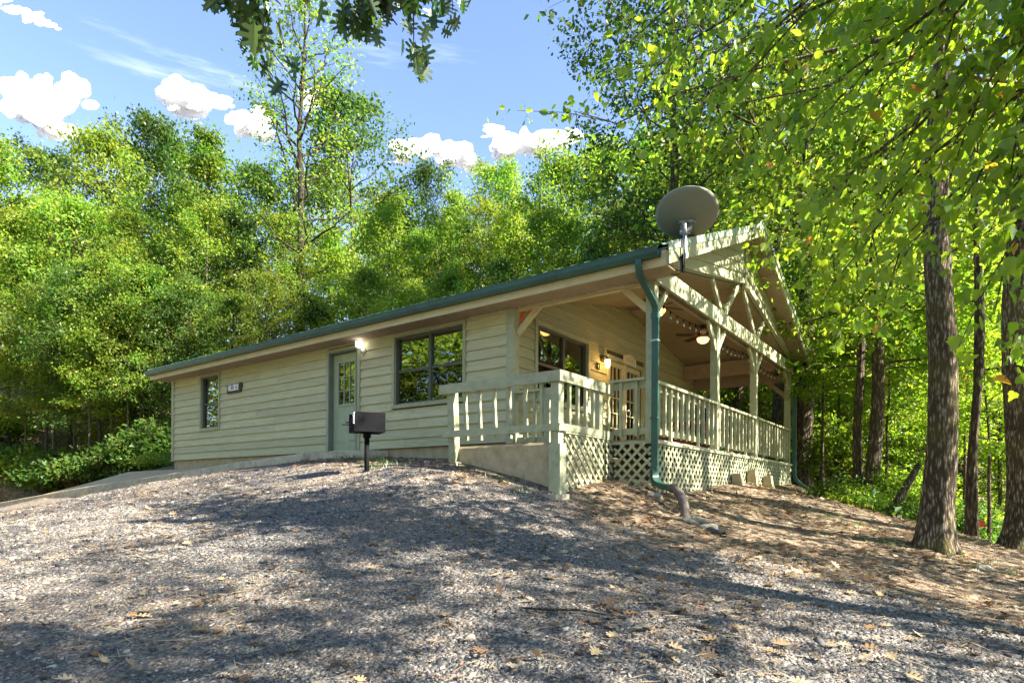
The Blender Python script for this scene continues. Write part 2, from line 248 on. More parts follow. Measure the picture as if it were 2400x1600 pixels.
def _k(r2): return np.where(r2 > 1e-12, r2 * np.log(np.maximum(r2, 1e-12)) * 0.5, 0)
def _fit():
    X = GP[:, :2]; n = len(X); r2 = ((X[:, None] - X[None]) ** 2).sum(-1); K = _k(r2) + np.eye(n) * 0.02
    P = np.c_[np.ones(n), X]; A = np.block([[K, P], [P.T, np.zeros((3, 3))]]); return np.linalg.solve(A, np.r_[GP[:, 2], 0, 0, 0])
GW = _fit()
def gz_np(x, y):
    x = np.asarray(x, float); y = np.asarray(y, float); xf = np.clip(x, -85, 85); yf = np.clip(y, -65, 75)
    r2 = (xf[..., None] - GP[:, 0]) ** 2 + (yf[..., None] - GP[:, 1]) ** 2
    z = _k(r2) @ GW[:-3] + GW[-3] + GW[-2] * xf + GW[-1] * yf
    z = z + 0.035 * np.sin(1.3 * x + 0.7 * y) * np.cos(0.9 * y - 0.4 * x) + 0.012 * np.sin(4.1 * x + 1.7) * np.sin(3.7 * y)
    hx = [-28, -23, -19.5, -17, -15.2, -13.5, -11.75, -8.5, -4.75]; hz = [-2.1, -1.45, -.85, -.45, -.22, -.22, -.22, -.14, -.06]; cx_ = [-28, -24, -21, -18.6, -16, -14, -12, -10, -8.3, -6.5, -4.8]; cy_ = [-2.5, -2.35, -2.2, -2.1, -2.02, -1.95, -1.85, -1.7, -1.55, -1.08, -.58]; cz_ = [-2.08, -1.74, -1.48, -1.27, -1.06, -.9, -.74, -.6, -.46, -.24, -.07]
    cyv = np.interp(x, cx_, cy_); f = np.clip((y + 0.02) / np.minimum(cyv, -0.3), 0, 1); wz = np.interp(x, hx, hz) * (1 - f) + np.interp(x, cx_, cz_) * f - 0.2
    on = (x < -4.7) & (x > -28) & (y < 0.35) & (y > cyv - 0.15); z = np.where(on, np.minimum(z, wz), z)
    ins = (x > -11.9) & (x < 2.40) & (y > 0.1) & (y < 8.3); z = np.where(ins, np.minimum(z, -0.55), z); return z
def gz(x, y): return float(gz_np(np.array([x]), np.array([y]))[0])
def gravel_np(x, y):                                # 1 on the gravel lot, 0 on leaf-strewn soil
    s = np.minimum(-1.6 - 0.12 * x - y, 3.0)                           # in front of the planting strip
    s = np.where(x < -5, np.minimum(-1.75 + 0.06 * (x + 8) - y, 3.0), s)
    e = (5.6 - 1.02 * (x - 1.9) - (y + 1.6) * 1.0) * 0.6 - 2.0          # bank to the right of the porch
    s = np.minimum(s, np.where(x > 1.9, 0.9 - (y + 1.5) - 0.55 * (x - 1.9) + 0.09 * (x - 1.9) ** 2, 3))
    w = 0.35 * np.sin(2.1 * x + 1.2 * y) + 0.25 * np.sin(4.3 * x - 3.1 * y + 1) + 0.15 * np.sin(9 * x + 7 * y)
    d = np.hypot(x - 3, y + 5); return np.clip((s + w + 0.35) / 0.9, 0, 1) * np.clip((26 - d) / 6, 0, 1)
def build_ground():
    def axis(c, lo, hi, n):
        t = np.linspace(-1, 1, n); s = np.sinh(4.6 * t) / math.sinh(4.6); return np.where(s < 0, c + s * (c - lo), c + s * (hi - c))
    gx = axis(2.5, -320, 320, 330); gy = axis(-3.0, -320, 320, 330); X, Y = np.meshgrid(gx, gy); Z = gz_np(X, Y); n = len(gx)
    V = np.c_[X.ravel(), Y.ravel(), Z.ravel()]; i = np.arange(n - 1); I, J = np.meshgrid(i, i); a = (J * n + I).ravel()
    F = np.c_[a, a + 1, a + n + 1, a + n].ravel(); me = mesh_np('ground', V, F, np.full((n-1)**2, 4), True)
    at_ = me.attributes.new('gravel', 'FLOAT', 'POINT'); at_.data.foreach_set('value', gravel_np(X, Y).ravel().astype(np.float32))
    m, nt, N, L = nodes('ground_mix'); out = N.new('ShaderNodeOutputMaterial'); p = N.new('ShaderNodeBsdfPrincipled'); L.new(p.outputs[0], out.inputs[0]); p.inputs['Roughness'].default_value = 0.95; p.inputs['Specular IOR Level'].default_value = 0.2
    tc = N.new('ShaderNodeTexCoord'); at2 = N.new('ShaderNodeAttribute'); at2.attribute_name = 'gravel'
    def noise(s, d=8, r=0.65):
        q = N.new('ShaderNodeTexNoise'); q.inputs['Scale'].default_value = s; q.inputs['Detail'].default_value = d; q.inputs['Roughness'].default_value = r; L.new(tc.outputs['Object'], q.inputs['Vector']); return q.outputs['Fac']
    v = N.new('ShaderNodeTexVoronoi'); v.inputs['Scale'].default_value = 48; L.new(tc.outputs['Object'], v.inputs['Vector'])
    v2 = N.new('ShaderNodeTexVoronoi'); v2.inputs['Scale'].default_value = 17; L.new(tc.outputs['Object'], v2.inputs['Vector'])
    sep = N.new('ShaderNodeSeparateColor'); L.new(v.outputs['Color'], sep.inputs[0]); sep2 = N.new('ShaderNodeSeparateColor'); L.new(v2.outputs['Color'], sep2.inputs[0])
    gcol = ramp(N, L, sep.outputs[0], [(0, (0.05, 0.049, 0.048)), (0.4, (0.115, 0.112, 0.108)), (0.75, (0.195, 0.182, 0.165)), (1, (0.34, 0.31, 0.265))])
    bro = N.new('ShaderNodeMixRGB'); bro.inputs[2].default_value = (0.235, 0.17, 0.11, 1); L.new(gcol, bro.inputs[1])
    k = N.new('ShaderNodeMapRange'); k.inputs['From Min'].default_value = 0.42; k.inputs['From Max'].default_value = 0.62; k.inputs['To Max'].default_value = 0.55; L.new(noise(0.9), k.inputs['Value']); L.new(k.outputs[0], bro.inputs[0])
    lcol = ramp(N, L, sep2.outputs[0], [(0, (0.07, 0.05, 0.034)), (0.35, (0.15, 0.108, 0.072)), (0.7, (0.23, 0.175, 0.12)), (1, (0.36, 0.29, 0.20))])
    mx = N.new('ShaderNodeMixRGB'); L.new(at2.outputs['Fac'], mx.inputs[0]); L.new(lcol, mx.inputs[1]); L.new(bro.outputs[0], mx.inputs[2])
    gr = N.new('ShaderNodeMixRGB'); gr.blend_type = 'MULTIPLY'; gr.inputs[0].default_value = 0.6; L.new(mx.outputs[0], gr.inputs[1]); gr2 = ramp(N, L, noise(3.0), [(0.3, (0.6, 0.6, 0.6)), (0.7, (1.2, 1.15, 1.1))]); L.new(gr2, gr.inputs[2]); L.new(gr.outputs[0], p.inputs['Base Color'])
    b = N.new('ShaderNodeBump'); b.inputs['Strength'].default_value = 0.8; b.inputs['Distance'].default_value = 0.02; L.new(v.outputs['Distance'], b.inputs['Height']); L.new(b.outputs[0], p.inputs['Normal'])
    return tag(link('ground', me, m), 'sloping gravel lot and leaf-covered forest floor', None, None, 'structure')
build_ground()

def build_walk():
    # concrete walk running down past the cabin's far end, with an edging kerb on its outer side
    ho = [(-4.75,-.02,-.06),(-6.5,-.02,-.10),(-8.5,-.02,-.14),(-10,-.02,-.18),(-11.75,-.02,-.22),(-13.5,.1,-.22),(-15.2,.25,-.22),(-17,.2,-.45),(-19.5,0,-.85),(-23,-.3,-1.45),(-27,-.6,-2.0)]
    cu = [(-4.8,-.58,-.07),(-6.5,-1.08,-.24),(-8.3,-1.55,-.46),(-10,-1.70,-.60),(-12,-1.85,-.74),(-14,-1.95,-.90),(-16,-2.02,-1.06),(-18.6,-2.10,-1.27),(-21,-2.2,-1.48),(-24,-2.35,-1.74),(-28,-2.5,-2.08)]
    def lerp(pl, x):
        for a, b in zip(pl, pl[1:]):
            if b[0] <= x <= a[0]:
                t = (x - a[0]) / (b[0] - a[0]); return Vector([a[i] + t * (b[i] - a[i]) for i in range(3)])
        return Vector(pl[-1])
    w = MB(); xs = np.linspace(-4.82, -26.9, 46); m = 7
    vs = []; fs = []
    for x in xs:
        h = lerp(ho, max(min(x, -4.76), -26.9)); c = lerp(cu, x)
        for j in range(m): vs.append(h.lerp(c, j/(m-1)) - Vector((0, 0, 0.03)))
    for i in range(len(xs)-1):
        for j in range(m-1): fs.append((i*m+j, i*m+j+1, (i+1)*m+j+1, (i+1)*m+j))
    w.add(vs, fs); tag(mk('walkway', w, M['walk'], None, True), 'tan concrete walk sloping down past the far end of the cabin', None, None, 'structure')
    k = MB(); rows = []
    for x in np.linspace(-4.82, -27.5, 60):
        c = lerp(cu, x); wob = 0.008 * math.sin(3.1 * x) + 0.006 * math.sin(7.3 * x)
        rows.append([c + Vector((0, 0.06 + wob, -.45)), c + Vector((0, 0.06 + wob, 0.0)), c + Vector((0, 0.045 + wob, 0.015)), c + Vector((0, -0.045 + wob, 0.012)), c + Vector((0, -0.06 + wob, 0.0)), c + Vector((0, -0.065, -.45))])
    vs = [p for r in rows for p in r]; n = 6
    k.add(vs, [(i*n+j, i*n+j+1, (i+1)*n+j+1, (i+1)*n+j) for i in range(len(rows)-1) for j in range(n-1)] + [(5,4,3,2,1,0)])
    tag(mk('kerb', k, M['curb'], None), 'weathered concrete edging along the outer side of the walk', None, None, 'structure')
build_walk()

# ------------------------------------------------------------------ the cabin
LX, PX, WY = 11.7, 2.5, 8.4          # wall length, porch depth, width
WH, EV, MID = 2.28, 0.47, 4.2
cabin = thing('cabin', 'long low sage-green wooden cabin with green metal roof and covered porch', 'cabin')
def rz_top(y): y = min(y, 2*MID - y); return 2.45 + 0.405 * (y + 0.52)      # roof surface
def rz_rake(y): y = min(y, 2*MID - y); return 2.41 + 0.405 * y              # underside at the gable
def rz_ceil(y): y = min(y, 2*MID - y); return 2.40 + 0.20 * y               # porch ceiling

def lap_profile(p, u, z0, z1, out, t0=0.034, t1=0.012):
    return p
def siding_board(parent, mat, axis, a0, a1, z0, z1, off, sgn, b0=None, b1=None):
    """one lapped board; axis 'x' runs along x facing -y, axis 'y' runs along y facing +x. b0,b1: ends at the top edge."""
    b0 = a0 if b0 is None else b0; b1 = a1 if b1 is None else b1; zt = z1 + 0.012; lo, hi = 0.044, 0.014
    if axis == 'x':
        vs = [(a0, off-lo*1, z0),(a1, off-lo, z0),(b1, off-hi, zt),(b0, off-hi, zt),(a0, off, z0),(a1, off, z0),(b1, off, zt),(b0, off, zt)]
        fs = [(0,1,2,3),(5,4,7,6),(4,0,3,7),(1,5,6,2),(0,4,5,1),(3,2,6,7)]
    else:
        vs = [(off+lo, a0, z0),(off+lo, a1, z0),(off+hi, b1, zt),(off+hi, b0, zt),(off, a0, z0),(off, a1, z0),(off, b1, zt),(off, b0, zt)]
        fs = [(0,1,2,3),(5,4,7,6),(4,0,3,7),(1,5,6,2),(0,4,5,1),(3,2,6,7)]
    return mk('siding_board', MB().add(vs, fs), mat, parent)

# front wall (faces the lot): sheathing with openings, then lapped boards between the openings
OPEN = [(-10.12, -9.25, 0.79, 2.12), (-4.80, -3.87, -0.02, 2.08), (-2.80, -1.06, 0.83, 2.12)]
TRIMO = [(-10.19, -9.19, 0.72, 2.18), (-4.87, -3.80, -0.5, 2.14), (-2.87, -1.0, 0.76, 2.18)]
def wall_with_holes(name, axis, span, zt, holes, off, th, mat):
    mb = MB(); xs = sorted({span[0], span[1], *[h[0] for h in holes], *[h[1] for h in holes]})
    for a, b in zip(xs, xs[1:]):
        hs = [h for h in holes if h[0] <= a + 1e-6 and h[1] >= b - 1e-6]; zs = [0.0] if not hs else []
        segs = [(0.0, zt)]
        for h in hs: segs = [(0.0, h[2]), (h[3], zt)]
        for z0, z1 in segs:
            if z1 - z0 < 0.01: continue
            if axis == 'x': mb.box(a, b, off, off + th, z0, z1)
            else: mb.box(off - th, off, a, b, z0, z1)
    return mk(name, mb, mat, cabin)
fw_ = wall_with_holes('front_wall', 'x', (-LX, 0.0), 2.30, OPEN, 0.0, 0.12, M['sheath'])
CH = 0.181; nC = int(WH / CH) + 1
for i in range(nC):
    z0 = i * CH; z1 = min(z0 + CH, WH); cuts = [(-LX + 0.10, -0.10)]
    for (a, b, c, d) in TRIMO:
        if z1 > c + 0.02 and z0 < d - 0.02:
            new = []
            for (s, e) in cuts:
                if b <= s or a >= e: new.append((s, e)); continue
                if a > s: new.append((s, a))
                if b < e: new.append((b, e))
            cuts = new
    for (s, e) in cuts:
        js = [s]
        if e - s > 2.6: js.append(s + (e - s) * (0.28 + 0.44 * ((i * 0.618 + 0.13) % 1)))
        js.append(e)
        for p, q in zip(js, js[1:]): siding_board(fw_, M['siding'], 'x', p + 0.002, q - 0.002, z0 + rnd.uniform(-.003, .003), z1, -0.001, -1)
box('corner_trim', M['trim'], fw_, -LX - 0.02, -LX + 0.10, -0.056, 0.04, -0.03, WH); box('corner_trim', M['trim'], fw_, -0.10, 0.056, -0.056, -0.004, -0.03, WH)
box('corner_trim', M['trim'], fw_, 0.003, 0.056, -0.003, 0.10, -0.03, 2.40)
box('frieze_board', M['fascia'], fw_, -LX + 0.1, -0.1, -0.05, -0.036, 2.14, 2.20) if False else None
# other walls
bw = MB(); bw.box(-LX, -LX + 0.12, 0.12, WY - 0.12, 0, 2.5); w_left = mk('end_wall', bw, M['siding'], cabin)
g = MB().prism([(-LX, 0.0, 2.3), (-LX, WY, 2.3), (-LX, WY, 2.4), (-LX, MID, 4.1), (-LX, 0.0, 2.4)], (0.12, 0, 0)); mk('end_gable', g, M['siding'], cabin)
mk('rear_wall', MB().box(-LX, 0, WY - 0.12, WY, 0, 2.5), M['siding'], cabin)
mk('foundation', MB().box(-LX + 0.02, -0.01, 0.02, WY - 0.02, -1.3, -0.005), M['concrete'], cabin)
mk('floor', MB().box(-LX + 0.13, -0.13, 0.13, WY - 0.13, -0.004, 0.02), M['darkwood'], cabin)
mk('room_ceiling', MB().box(-LX + 0.13, -0.13, 0.13, WY - 0.13, 2.42, 2.45), M['interior'], cabin)
mk('partition', MB().box(-LX + 0.13, -0.13, 3.8, 3.9, 0.03, 2.41), M['interior'], cabin)

# porch wall (faces the porch, at the gable end)
POPEN = [(0.66, 2.44, 0.83, 2.10), (3.36, 4.98, -0.02, 1.98)]
PTRIM = [(0.58, 2.52, 0.75, 2.17), (3.26, 5.08, -0.3, 2.06)]
pw = wall_with_holes('porch_wall', 'y', (0.125, WY), 2.30, POPEN, 0.0, 0.12, M['sheath'])
mk('wall_gable', MB().prism([(0, 0.12, 2.302), (0, WY, 2.302), (0, WY, 2.42), (0, MID, 3.30), (0, 0.12, 2.42)], (-0.12, 0, 0)), M['sheath'], pw)
for i in range(19):
    z0 = i * CH; z1 = z0 + CH
    if z1 <= 2.40:
        cuts = [(0.10, WY)]
        for (a, b, c, d) in PTRIM:
            if z1 > c + 0.02 and z0 < d - 0.02: cuts = [q for (s, e) in cuts for q in (((s, e),) if (b <= s or a >= e) else ((s, a), (b, e)))]
        for (s, e) in cuts:
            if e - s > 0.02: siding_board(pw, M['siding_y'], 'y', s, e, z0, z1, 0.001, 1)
    else:
        def yl(z): return max((z - 2.40) / 0.20, 0.1)
        a, b = yl(z0), yl(z1)
        if a >= MID: break
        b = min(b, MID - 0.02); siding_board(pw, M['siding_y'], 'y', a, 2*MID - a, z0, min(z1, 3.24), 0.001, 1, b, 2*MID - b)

# windows
def window(name_parent, axis, o, t, off, units, split, grid=False, screen=True, label=None):
    """o opening (a0,a1,z0,z1), t trim outline; units = list of mullion positions; split = height of the meeting rail"""
    w = bpy.data.objects.new('window', None); COL.objects.link(w); w.parent = name_parent
    if label: w['label'] = label
    def bx(nm, mat, a0, a1, d0, d1, z0, z1, par=w):
        if axis == 'x': return box(nm, mat, par, a0, a1, off + min(d0, d1), off + max(d0, d1), z0, z1)
        return box(nm, mat, par, off - max(d0, d1), off - min(d0, d1), a0, a1, z0, z1)
    # trim
    bx('trim_board', M['trim'], t[0], o[0], -0.060, 0.02, t[2], t[3]); bx('trim_board', M['trim'], o[1], t[1], -0.060, 0.02, t[2], t[3])
    bx('trim_board', M['trim'], o[0], o[1], -0.058, 0.02, o[3], t[3]); bx('sill', M['trim'], o[0], o[1], -0.066, 0.02, t[2], o[2])
    fr = 0.035
    bx('frame', M['bronze'], o[0], o[0] + fr, 0.0, 0.09, o[2], o[3]); bx('frame', M['bronze'], o[1] - fr, o[1], 0.0, 0.09, o[2], o[3])
    bx('frame', M['bronze'], o[0] + fr, o[1] - fr, 0.002, 0.09, o[3] - fr, o[3]); bx('frame', M['bronze'], o[0] + fr, o[1] - fr, 0.002, 0.09, o[2], o[2] + fr)
    edges = [o[0] + fr] + units + [o[1] - fr]
    for u in units: bx('mullion', M['bronze'], u - 0.028, u + 0.028, 0.004, 0.09, o[2] + fr, o[3] - fr)
    for i, (a, b) in enumerate(zip(edges, edges[1:])):
        a2 = a + (0.028 if i else 0); b2 = b - (0.028 if i < len(units) else 0)
        bx('meeting_rail', M['bronze'], a2, b2, 0.022, 0.07, split - 0.025, split + 0.025)
        bx('pane', M['pane'], a2, b2, 0.050, 0.055, split + 0.025, o[3] - fr); bx('pane', M['screen'] if screen else M['pane'], a2, b2, 0.030, 0.035, o[2] + fr, split - 0.025)
        bx('sash_stile', M['bronze'], a2, a2 + 0.025, 0.024, 0.07, o[2] + fr, split - 0.025); bx('sash_stile', M['bronze'], b2 - 0.025, b2, 0.024, 0.07, o[2] + fr, split - 0.025)
        if grid:
            for k in (1, 2): bx('muntin', M['cream'], a2 + (b2-a2)*k/3 - 0.007, a2 + (b2-a2)*k/3 + 0.007, 0.058, 0.066, split + 0.025, o[3] - fr)
            bx('muntin', M['cream'], a2, b2, 0.058, 0.066, (split + o[3])/2 - 0.007, (split + o[3])/2 + 0.007)
        n = int((o[3] - o[2]) / 0.05)
        if not grid:
            for k in range(n if axis == 'y' else 0): bx('blind_slat', M['blind'], a2 + 0.01, b2 - 0.01, 0.14, 0.165, o[2] + 0.06 + k * 0.05, o[2] + 0.066 + k * 0.05)
    return w
window(fw_.parent, 'x', OPEN[0], TRIMO[0], 0.0, [], 1.42, True, True, 'small double-hung window with a divided upper sash beside the name sign')
window(fw_.parent, 'x', OPEN[2], TRIMO[2], 0.0, [-1.91], 1.47, False, True, 'wide twin window reflecting yellow-green trees')
window(pw.parent, 'y', POPEN[0], PTRIM[0], 0.0, [1.62], 1.45, False, True, 'dark twin window under the porch roof with blinds')

# side door in the front wall
def side_door():
    d = bpy.data.objects.new('door', None); COL.objects.link(d); d.parent = cabin; d['label'] = 'sage side door with nine small panes'
    box('jamb', M['jamb'], d, -4.80, -4.765, -0.06, 0.12, 0.0, 2.08); box('jamb', M['jamb'], d, -3.905, -3.87, -0.06, 0.12, 0.0, 2.08); box('head_jamb', M['jamb'], d, -4.765, -3.905, -0.058, 0.12, 2.045, 2.08)
    box('casing', M['trim'], d, -4.87, -4.80, -0.062, 0.0, -0.03, 2.14); box('casing', M['trim'], d, -3.87, -3.80, -0.062, 0.0, -0.03, 2.14); box('casing', M['trim'], d, -4.80, -3.87, -0.060, 0.0, 2.08, 2.14)
    box('threshold', M['steel'], d, -4.765, -3.905, -0.05, 0.12, -0.02, 0.015)
    x0, x1, y = -4.762, -3.908, 0.055; gx0, gx1, g0, g1 = -4.60, -4.07, 0.98, 1.86
    slab = MB(); slab.box(x0, gx0, y, y + 0.045, 0.02, 2.04); slab.box(gx1, x1, y, y + 0.045, 0.02, 2.04); slab.box(gx0, gx1, y, y + 0.045, 0.02, g0); slab.box(gx0, gx1, y, y + 0.045, g1, 2.04)
    mk('leaf', slab, M['door'], d)
    fr = MB(); fr.box(gx0 - 0.03, gx0 + 0.006, y - 0.016, y - 0.001, g0 - 0.03, g1 + 0.03); fr.box(gx1 - 0.006, gx1 + 0.03, y - 0.016, y - 0.001, g0 - 0.03, g1 + 0.03); fr.box(gx0 + 0.006, gx1 - 0.006, y - 0.015, y - 0.001, g0 - 0.03, g0 + 0.006); fr.box(gx0 + 0.006, gx1 - 0.006, y - 0.015, y - 0.001, g1 - 0.006, g1 + 0.03)
    mk('glazing_frame', fr, M['door'], d)
    for i in range(3):
        for j in range(3):
            a = gx0 + (gx1-gx0)*i/3; b = gx0 + (gx1-gx0)*(i+1)/3; c = g0 + (g1-g0)*j/3; e = g0 + (g1-g0)*(j+1)/3
            box('pane', M['pane'], d, a + 0.008, b - 0.008, y + 0.014, y + 0.018, c + 0.008, e - 0.008)
    for k in (1, 2):
        a = gx0 + (gx1-gx0)*k/3; box('muntin', M['door'], d, a - 0.009, a + 0.009, y - 0.006, y + 0.012, g0, g1)
        c = g0 + (g1-g0)*k/3; box('muntin', M['door'], d, gx0, gx1, y - 0.004, y + 0.010, c - 0.009, c + 0.009)
    for (a, b) in ((-4.62, -4.39), (-4.28, -4.05)):
        pm = MB(); c, e = 0.20, 0.80
        pm.add([(a, y-0.001, c),(b, y-0.001, c),(b, y-0.001, e),(a, y-0.001, e),(a+.03, y-0.013, c+.03),(b-.03, y-0.013, c+.03),(b-.03, y-0.013, e-.03),(a+.03, y-0.013, e-.03)], [(0,1,5,4),(1,2,6,5),(2,3,7,6),(3,0,4,7),(4,5,6,7)])
        mk('raised_panel', pm, M['door'], d)
    h = MB(); h.tube([(-3.97, y, 0.95), (-3.97, y - 0.05, 0.95)], [0.012, 0.012]); h.lathe([(0.0, -0.028), (0.02, -0.022), (0.028, 0), (0.02, 0.022), (0.0, 0.028)], 10, (-3.97, y - 0.055, 0.95)); mk('handle', h, M['steel'], d, True)
side_door()

# French doors on the porch
def french_doors():
    d = bpy.data.objects.new('french_door', None); COL.objects.link(d); d.parent = cabin; d['label'] = 'cream double doors with many small panes behind the railing'
    o = POPEN[1]; t = PTRIM[1]
    box('casing', M['trim'], d, -0.02, 0.062, t[0], o[0], -0.05, t[3]); box('casing', M['trim'], d, -0.02, 0.062, o[1], t[1], -0.05, t[3]); box('casing', M['trim'], d, -0.02, 0.060, o[0], o[1], o[3], t[3])
    mid = (o[0] + o[1]) / 2; box('astragal', M['cream'], d, -0.06, 0.02, mid - 0.03, mid + 0.03, 0.0, o[3])
    for (a, b) in ((o[0], mid - 0.032), (mid + 0.032, o[1])):
        st = 0.11; l = MB(); l.box(-0.07, -0.02, a, a + st, 0.0, o[3]); l.box(-0.07, -0.02, b - st, b, 0.0, o[3]); l.box(-0.07, -0.02, a + st, b - st, 0.0, 0.22); l.box(-0.07, -0.02, a + st, b - st, o[3] - st, o[3]); mk('leaf', l, M['cream'], d)
        box('pane', M['pane'], d, -0.05, -0.045, a + st, b - st, 0.22, o[3] - st)
        for k in (1, 2): q = a + st + (b - a - 2*st) * k / 3; box('muntin', M['cream'], d, -0.042, -0.024, q - 0.010, q + 0.010, 0.22, o[3] - st)
        for k in range(1, 5): z = 0.22 + (o[3] - st - 0.22) * k / 5; box('muntin', M['cream'], d, -0.040, -0.026, a + st, b - st, z - 0.010, z + 0.010)
    h = MB(); h.lathe([(0.0, -0.03), (0.022, -0.02), (0.03, 0), (0.022, 0.02), (0, 0.03)], 10, (0.04, mid + 0.09, 0.98)); mk('handle', h, M['steel'], d, True)
french_doors()

# roof: ribbed metal sheets, one mesh for all
RX0, RX1 = -LX - 0.40, PX + 0.42
def build_roof():
    rf = bpy.data.objects.new('roof', None); COL.objects.link(rf); rf.parent = cabin
    n = 16; w = (RX1 - RX0) / n; ln = math.hypot(MID + 0.52, 0.405 * (MID + 0.52)); sh = MB(); prof = []
    nr = 4; st = w / nr
    for i in range(nr):
        x = i * st; prof += [(x, 0), (x + st*0.36, 0), (x + st*0.43, 0.024), (x + st*0.57, 0.024), (x + st*0.64, 0)]
    prof.append((w, 0)); k = len(prof); vs = []
    for s in (0.0, ln): vs += [(x, s, z) for (x, z) in prof] + [(x, s, z - 0.006) for (x, z) in prof]
    fs = []
    for i in range(k-1): fs += [(i, i+1, 2*k+i+1, 2*k+i), (k+i+1, k+i, 3*k+i, 3*k+i+1), (i+1, i, k+i, k+i+1), (2*k+i, 2*k+i+1, 3*k+i+1, 3*k+i)]
    sh.add(vs, fs); me = sh.mesh('roof_panel'); a = math.atan(0.405)
    for i in range(n):
        o = link('roof_panel', me, M['roofmetal'], rf, (RX0 + i * w, -0.52, 2.45)); o.rotation_euler = (a, 0, 0)
        o = link('roof_panel', me, M['roofmetal'], rf, (RX0 + (i+1) * w, 2*MID + 0.52, 2.45)); o.rotation_euler = (a, 0, math.pi)
    rc = MB(); zr = rz_top(MID)
    rc.add([(RX0, MID - 0.17, zr - 0.035), (RX1 + 0.01, MID - 0.17, zr - 0.035), (RX1 + 0.01, MID, zr + 0.045), (RX0, MID, zr + 0.045), (RX0, MID + 0.17, zr - 0.035), (RX1 + 0.01, MID + 0.17, zr - 0.035)], [(0, 1, 2, 3), (3, 2, 5, 4)]); mk('ridge_cap', rc, M['roofmetal'], rf)
    for s in (0, 1):                                # deck under the sheets
        y0, y1 = (-EV, MID) if not s else (2*MID + EV, MID)
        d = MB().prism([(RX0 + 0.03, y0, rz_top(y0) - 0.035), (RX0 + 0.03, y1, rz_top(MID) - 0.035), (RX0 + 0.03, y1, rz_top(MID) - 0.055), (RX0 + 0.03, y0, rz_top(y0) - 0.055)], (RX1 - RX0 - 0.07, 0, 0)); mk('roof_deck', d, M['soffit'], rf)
    for xs in (0, 1):                               # rakes at both gable ends
        x0, x1 = ((PX + 0.365, PX + 0.405) if xs == 0 else (-LX - 0.395, -LX - 0.36)); xo = x1 if xs == 0 else x0
        for s in (0, 1):
            def yy(y): return y if not s else 2*MID - y
            ya = -0.47
            r = MB().prism([(x0, yy(ya), 2.205), (x0, yy(MID), rz_rake(MID) + 0.03), (x0, yy(MID), rz_rake(MID) + 0.19), (x0, yy(ya), 2.385)], (x1 - x0, 0, 0)); mk('rake_board', r, M['trim'], rf)
            n2 = 2
            for q in range(n2):
                a0 = ya - 0.04 + (MID - ya + 0.04) * q / n2; a1 = ya - 0.04 + (MID - ya + 0.04) * (q + 1) / n2
                f = MB().prism([(xo - 0.002, yy(a0), rz_top(a0) - 0.085), (xo - 0.002, yy(a1), rz_top(a1) - 0.085), (xo - 0.002, yy(a1), rz_top(a1) + 0.028), (xo - 0.002, yy(a0), rz_top(a0) + 0.028)], ((0.016 + 0.003*q) * (1 if xs == 0 else -1), 0, 0)); mk('rake_flashing', f, M['trimmetal'], rf)
            # sloping soffit under the rake
            for q in range(4):
                a0 = 0.02 + (MID - 0.02) * q / 4 + 0.004; a1 = 0.02 + (MID - 0.02) * (q+1) / 4 - 0.004
                xa, xb = (PX + 0.0, PX + 0.365) if xs == 0 else (-LX - 0.36, -LX)
                f = MB().prism([(xa, yy(a0), rz_rake(a0) + 0.02), (xa, yy(a1), rz_rake(a1) + 0.02), (xa, yy(a1), rz_rake(a1) + 0.032), (xa, yy(a0), rz_rake(a0) + 0.032)], (xb - xa, 0, 0)); mk('rake_soffit_panel', f, M['soffit'], rf)
            # boxed eave return
            xa, xb = (PX + 0.02, PX + 0.366) if xs == 0 else (-LX - 0.362, -LX - 0.01)
    for s in (0, 1):                                # eaves: fascia, level soffit panels
        def yy(y): return y if not s else 2*MID - y
        y0, y1 = sorted((yy(-0.47), yy(-0.445))); box('fascia_board', M['fascia'], rf, RX0 + 0.045, RX1 - 0.058, y0, y1, 2.197, 2.405)
        n3 = 13; w3 = (RX1 - RX0 - 0.10) / n3
        for i in range(n3):
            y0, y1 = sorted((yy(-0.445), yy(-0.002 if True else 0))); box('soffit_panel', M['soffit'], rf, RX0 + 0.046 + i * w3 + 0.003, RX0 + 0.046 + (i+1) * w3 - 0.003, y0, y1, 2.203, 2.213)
    # gutter with rib ends of the roof above it
    def gutter(s):
        def yy(y): return y if not s else 2*MID - y
        gp = [(-0.474, 2.43), (-0.474, 2.31), (-0.555, 2.31), (-0.59, 2.36), (-0.595, 2.415), (-0.605, 2.435), (-0.595, 2.437), (-0.585, 2.415), (-0.58, 2.365), (-0.55, 2.318), (-0.482, 2.318), (-0.482, 2.43)]
        xe = PX + 0.30 if not s else PX + 0.40
        g = MB().prism([(RX0 - 0.01, yy(y), z) for (y, z) in gp], (xe - RX0, 0, 0)); mk('gutter', g, M['greenmetal'], rf)
    gutter(0); gutter(1)
M['trimmetal'] = paint('grey_green_flashing', (0.30, 0.36, 0.27), 0.1, 0.4, None, 0.03, 0.04, 4, spec=0.5)
build_roof()

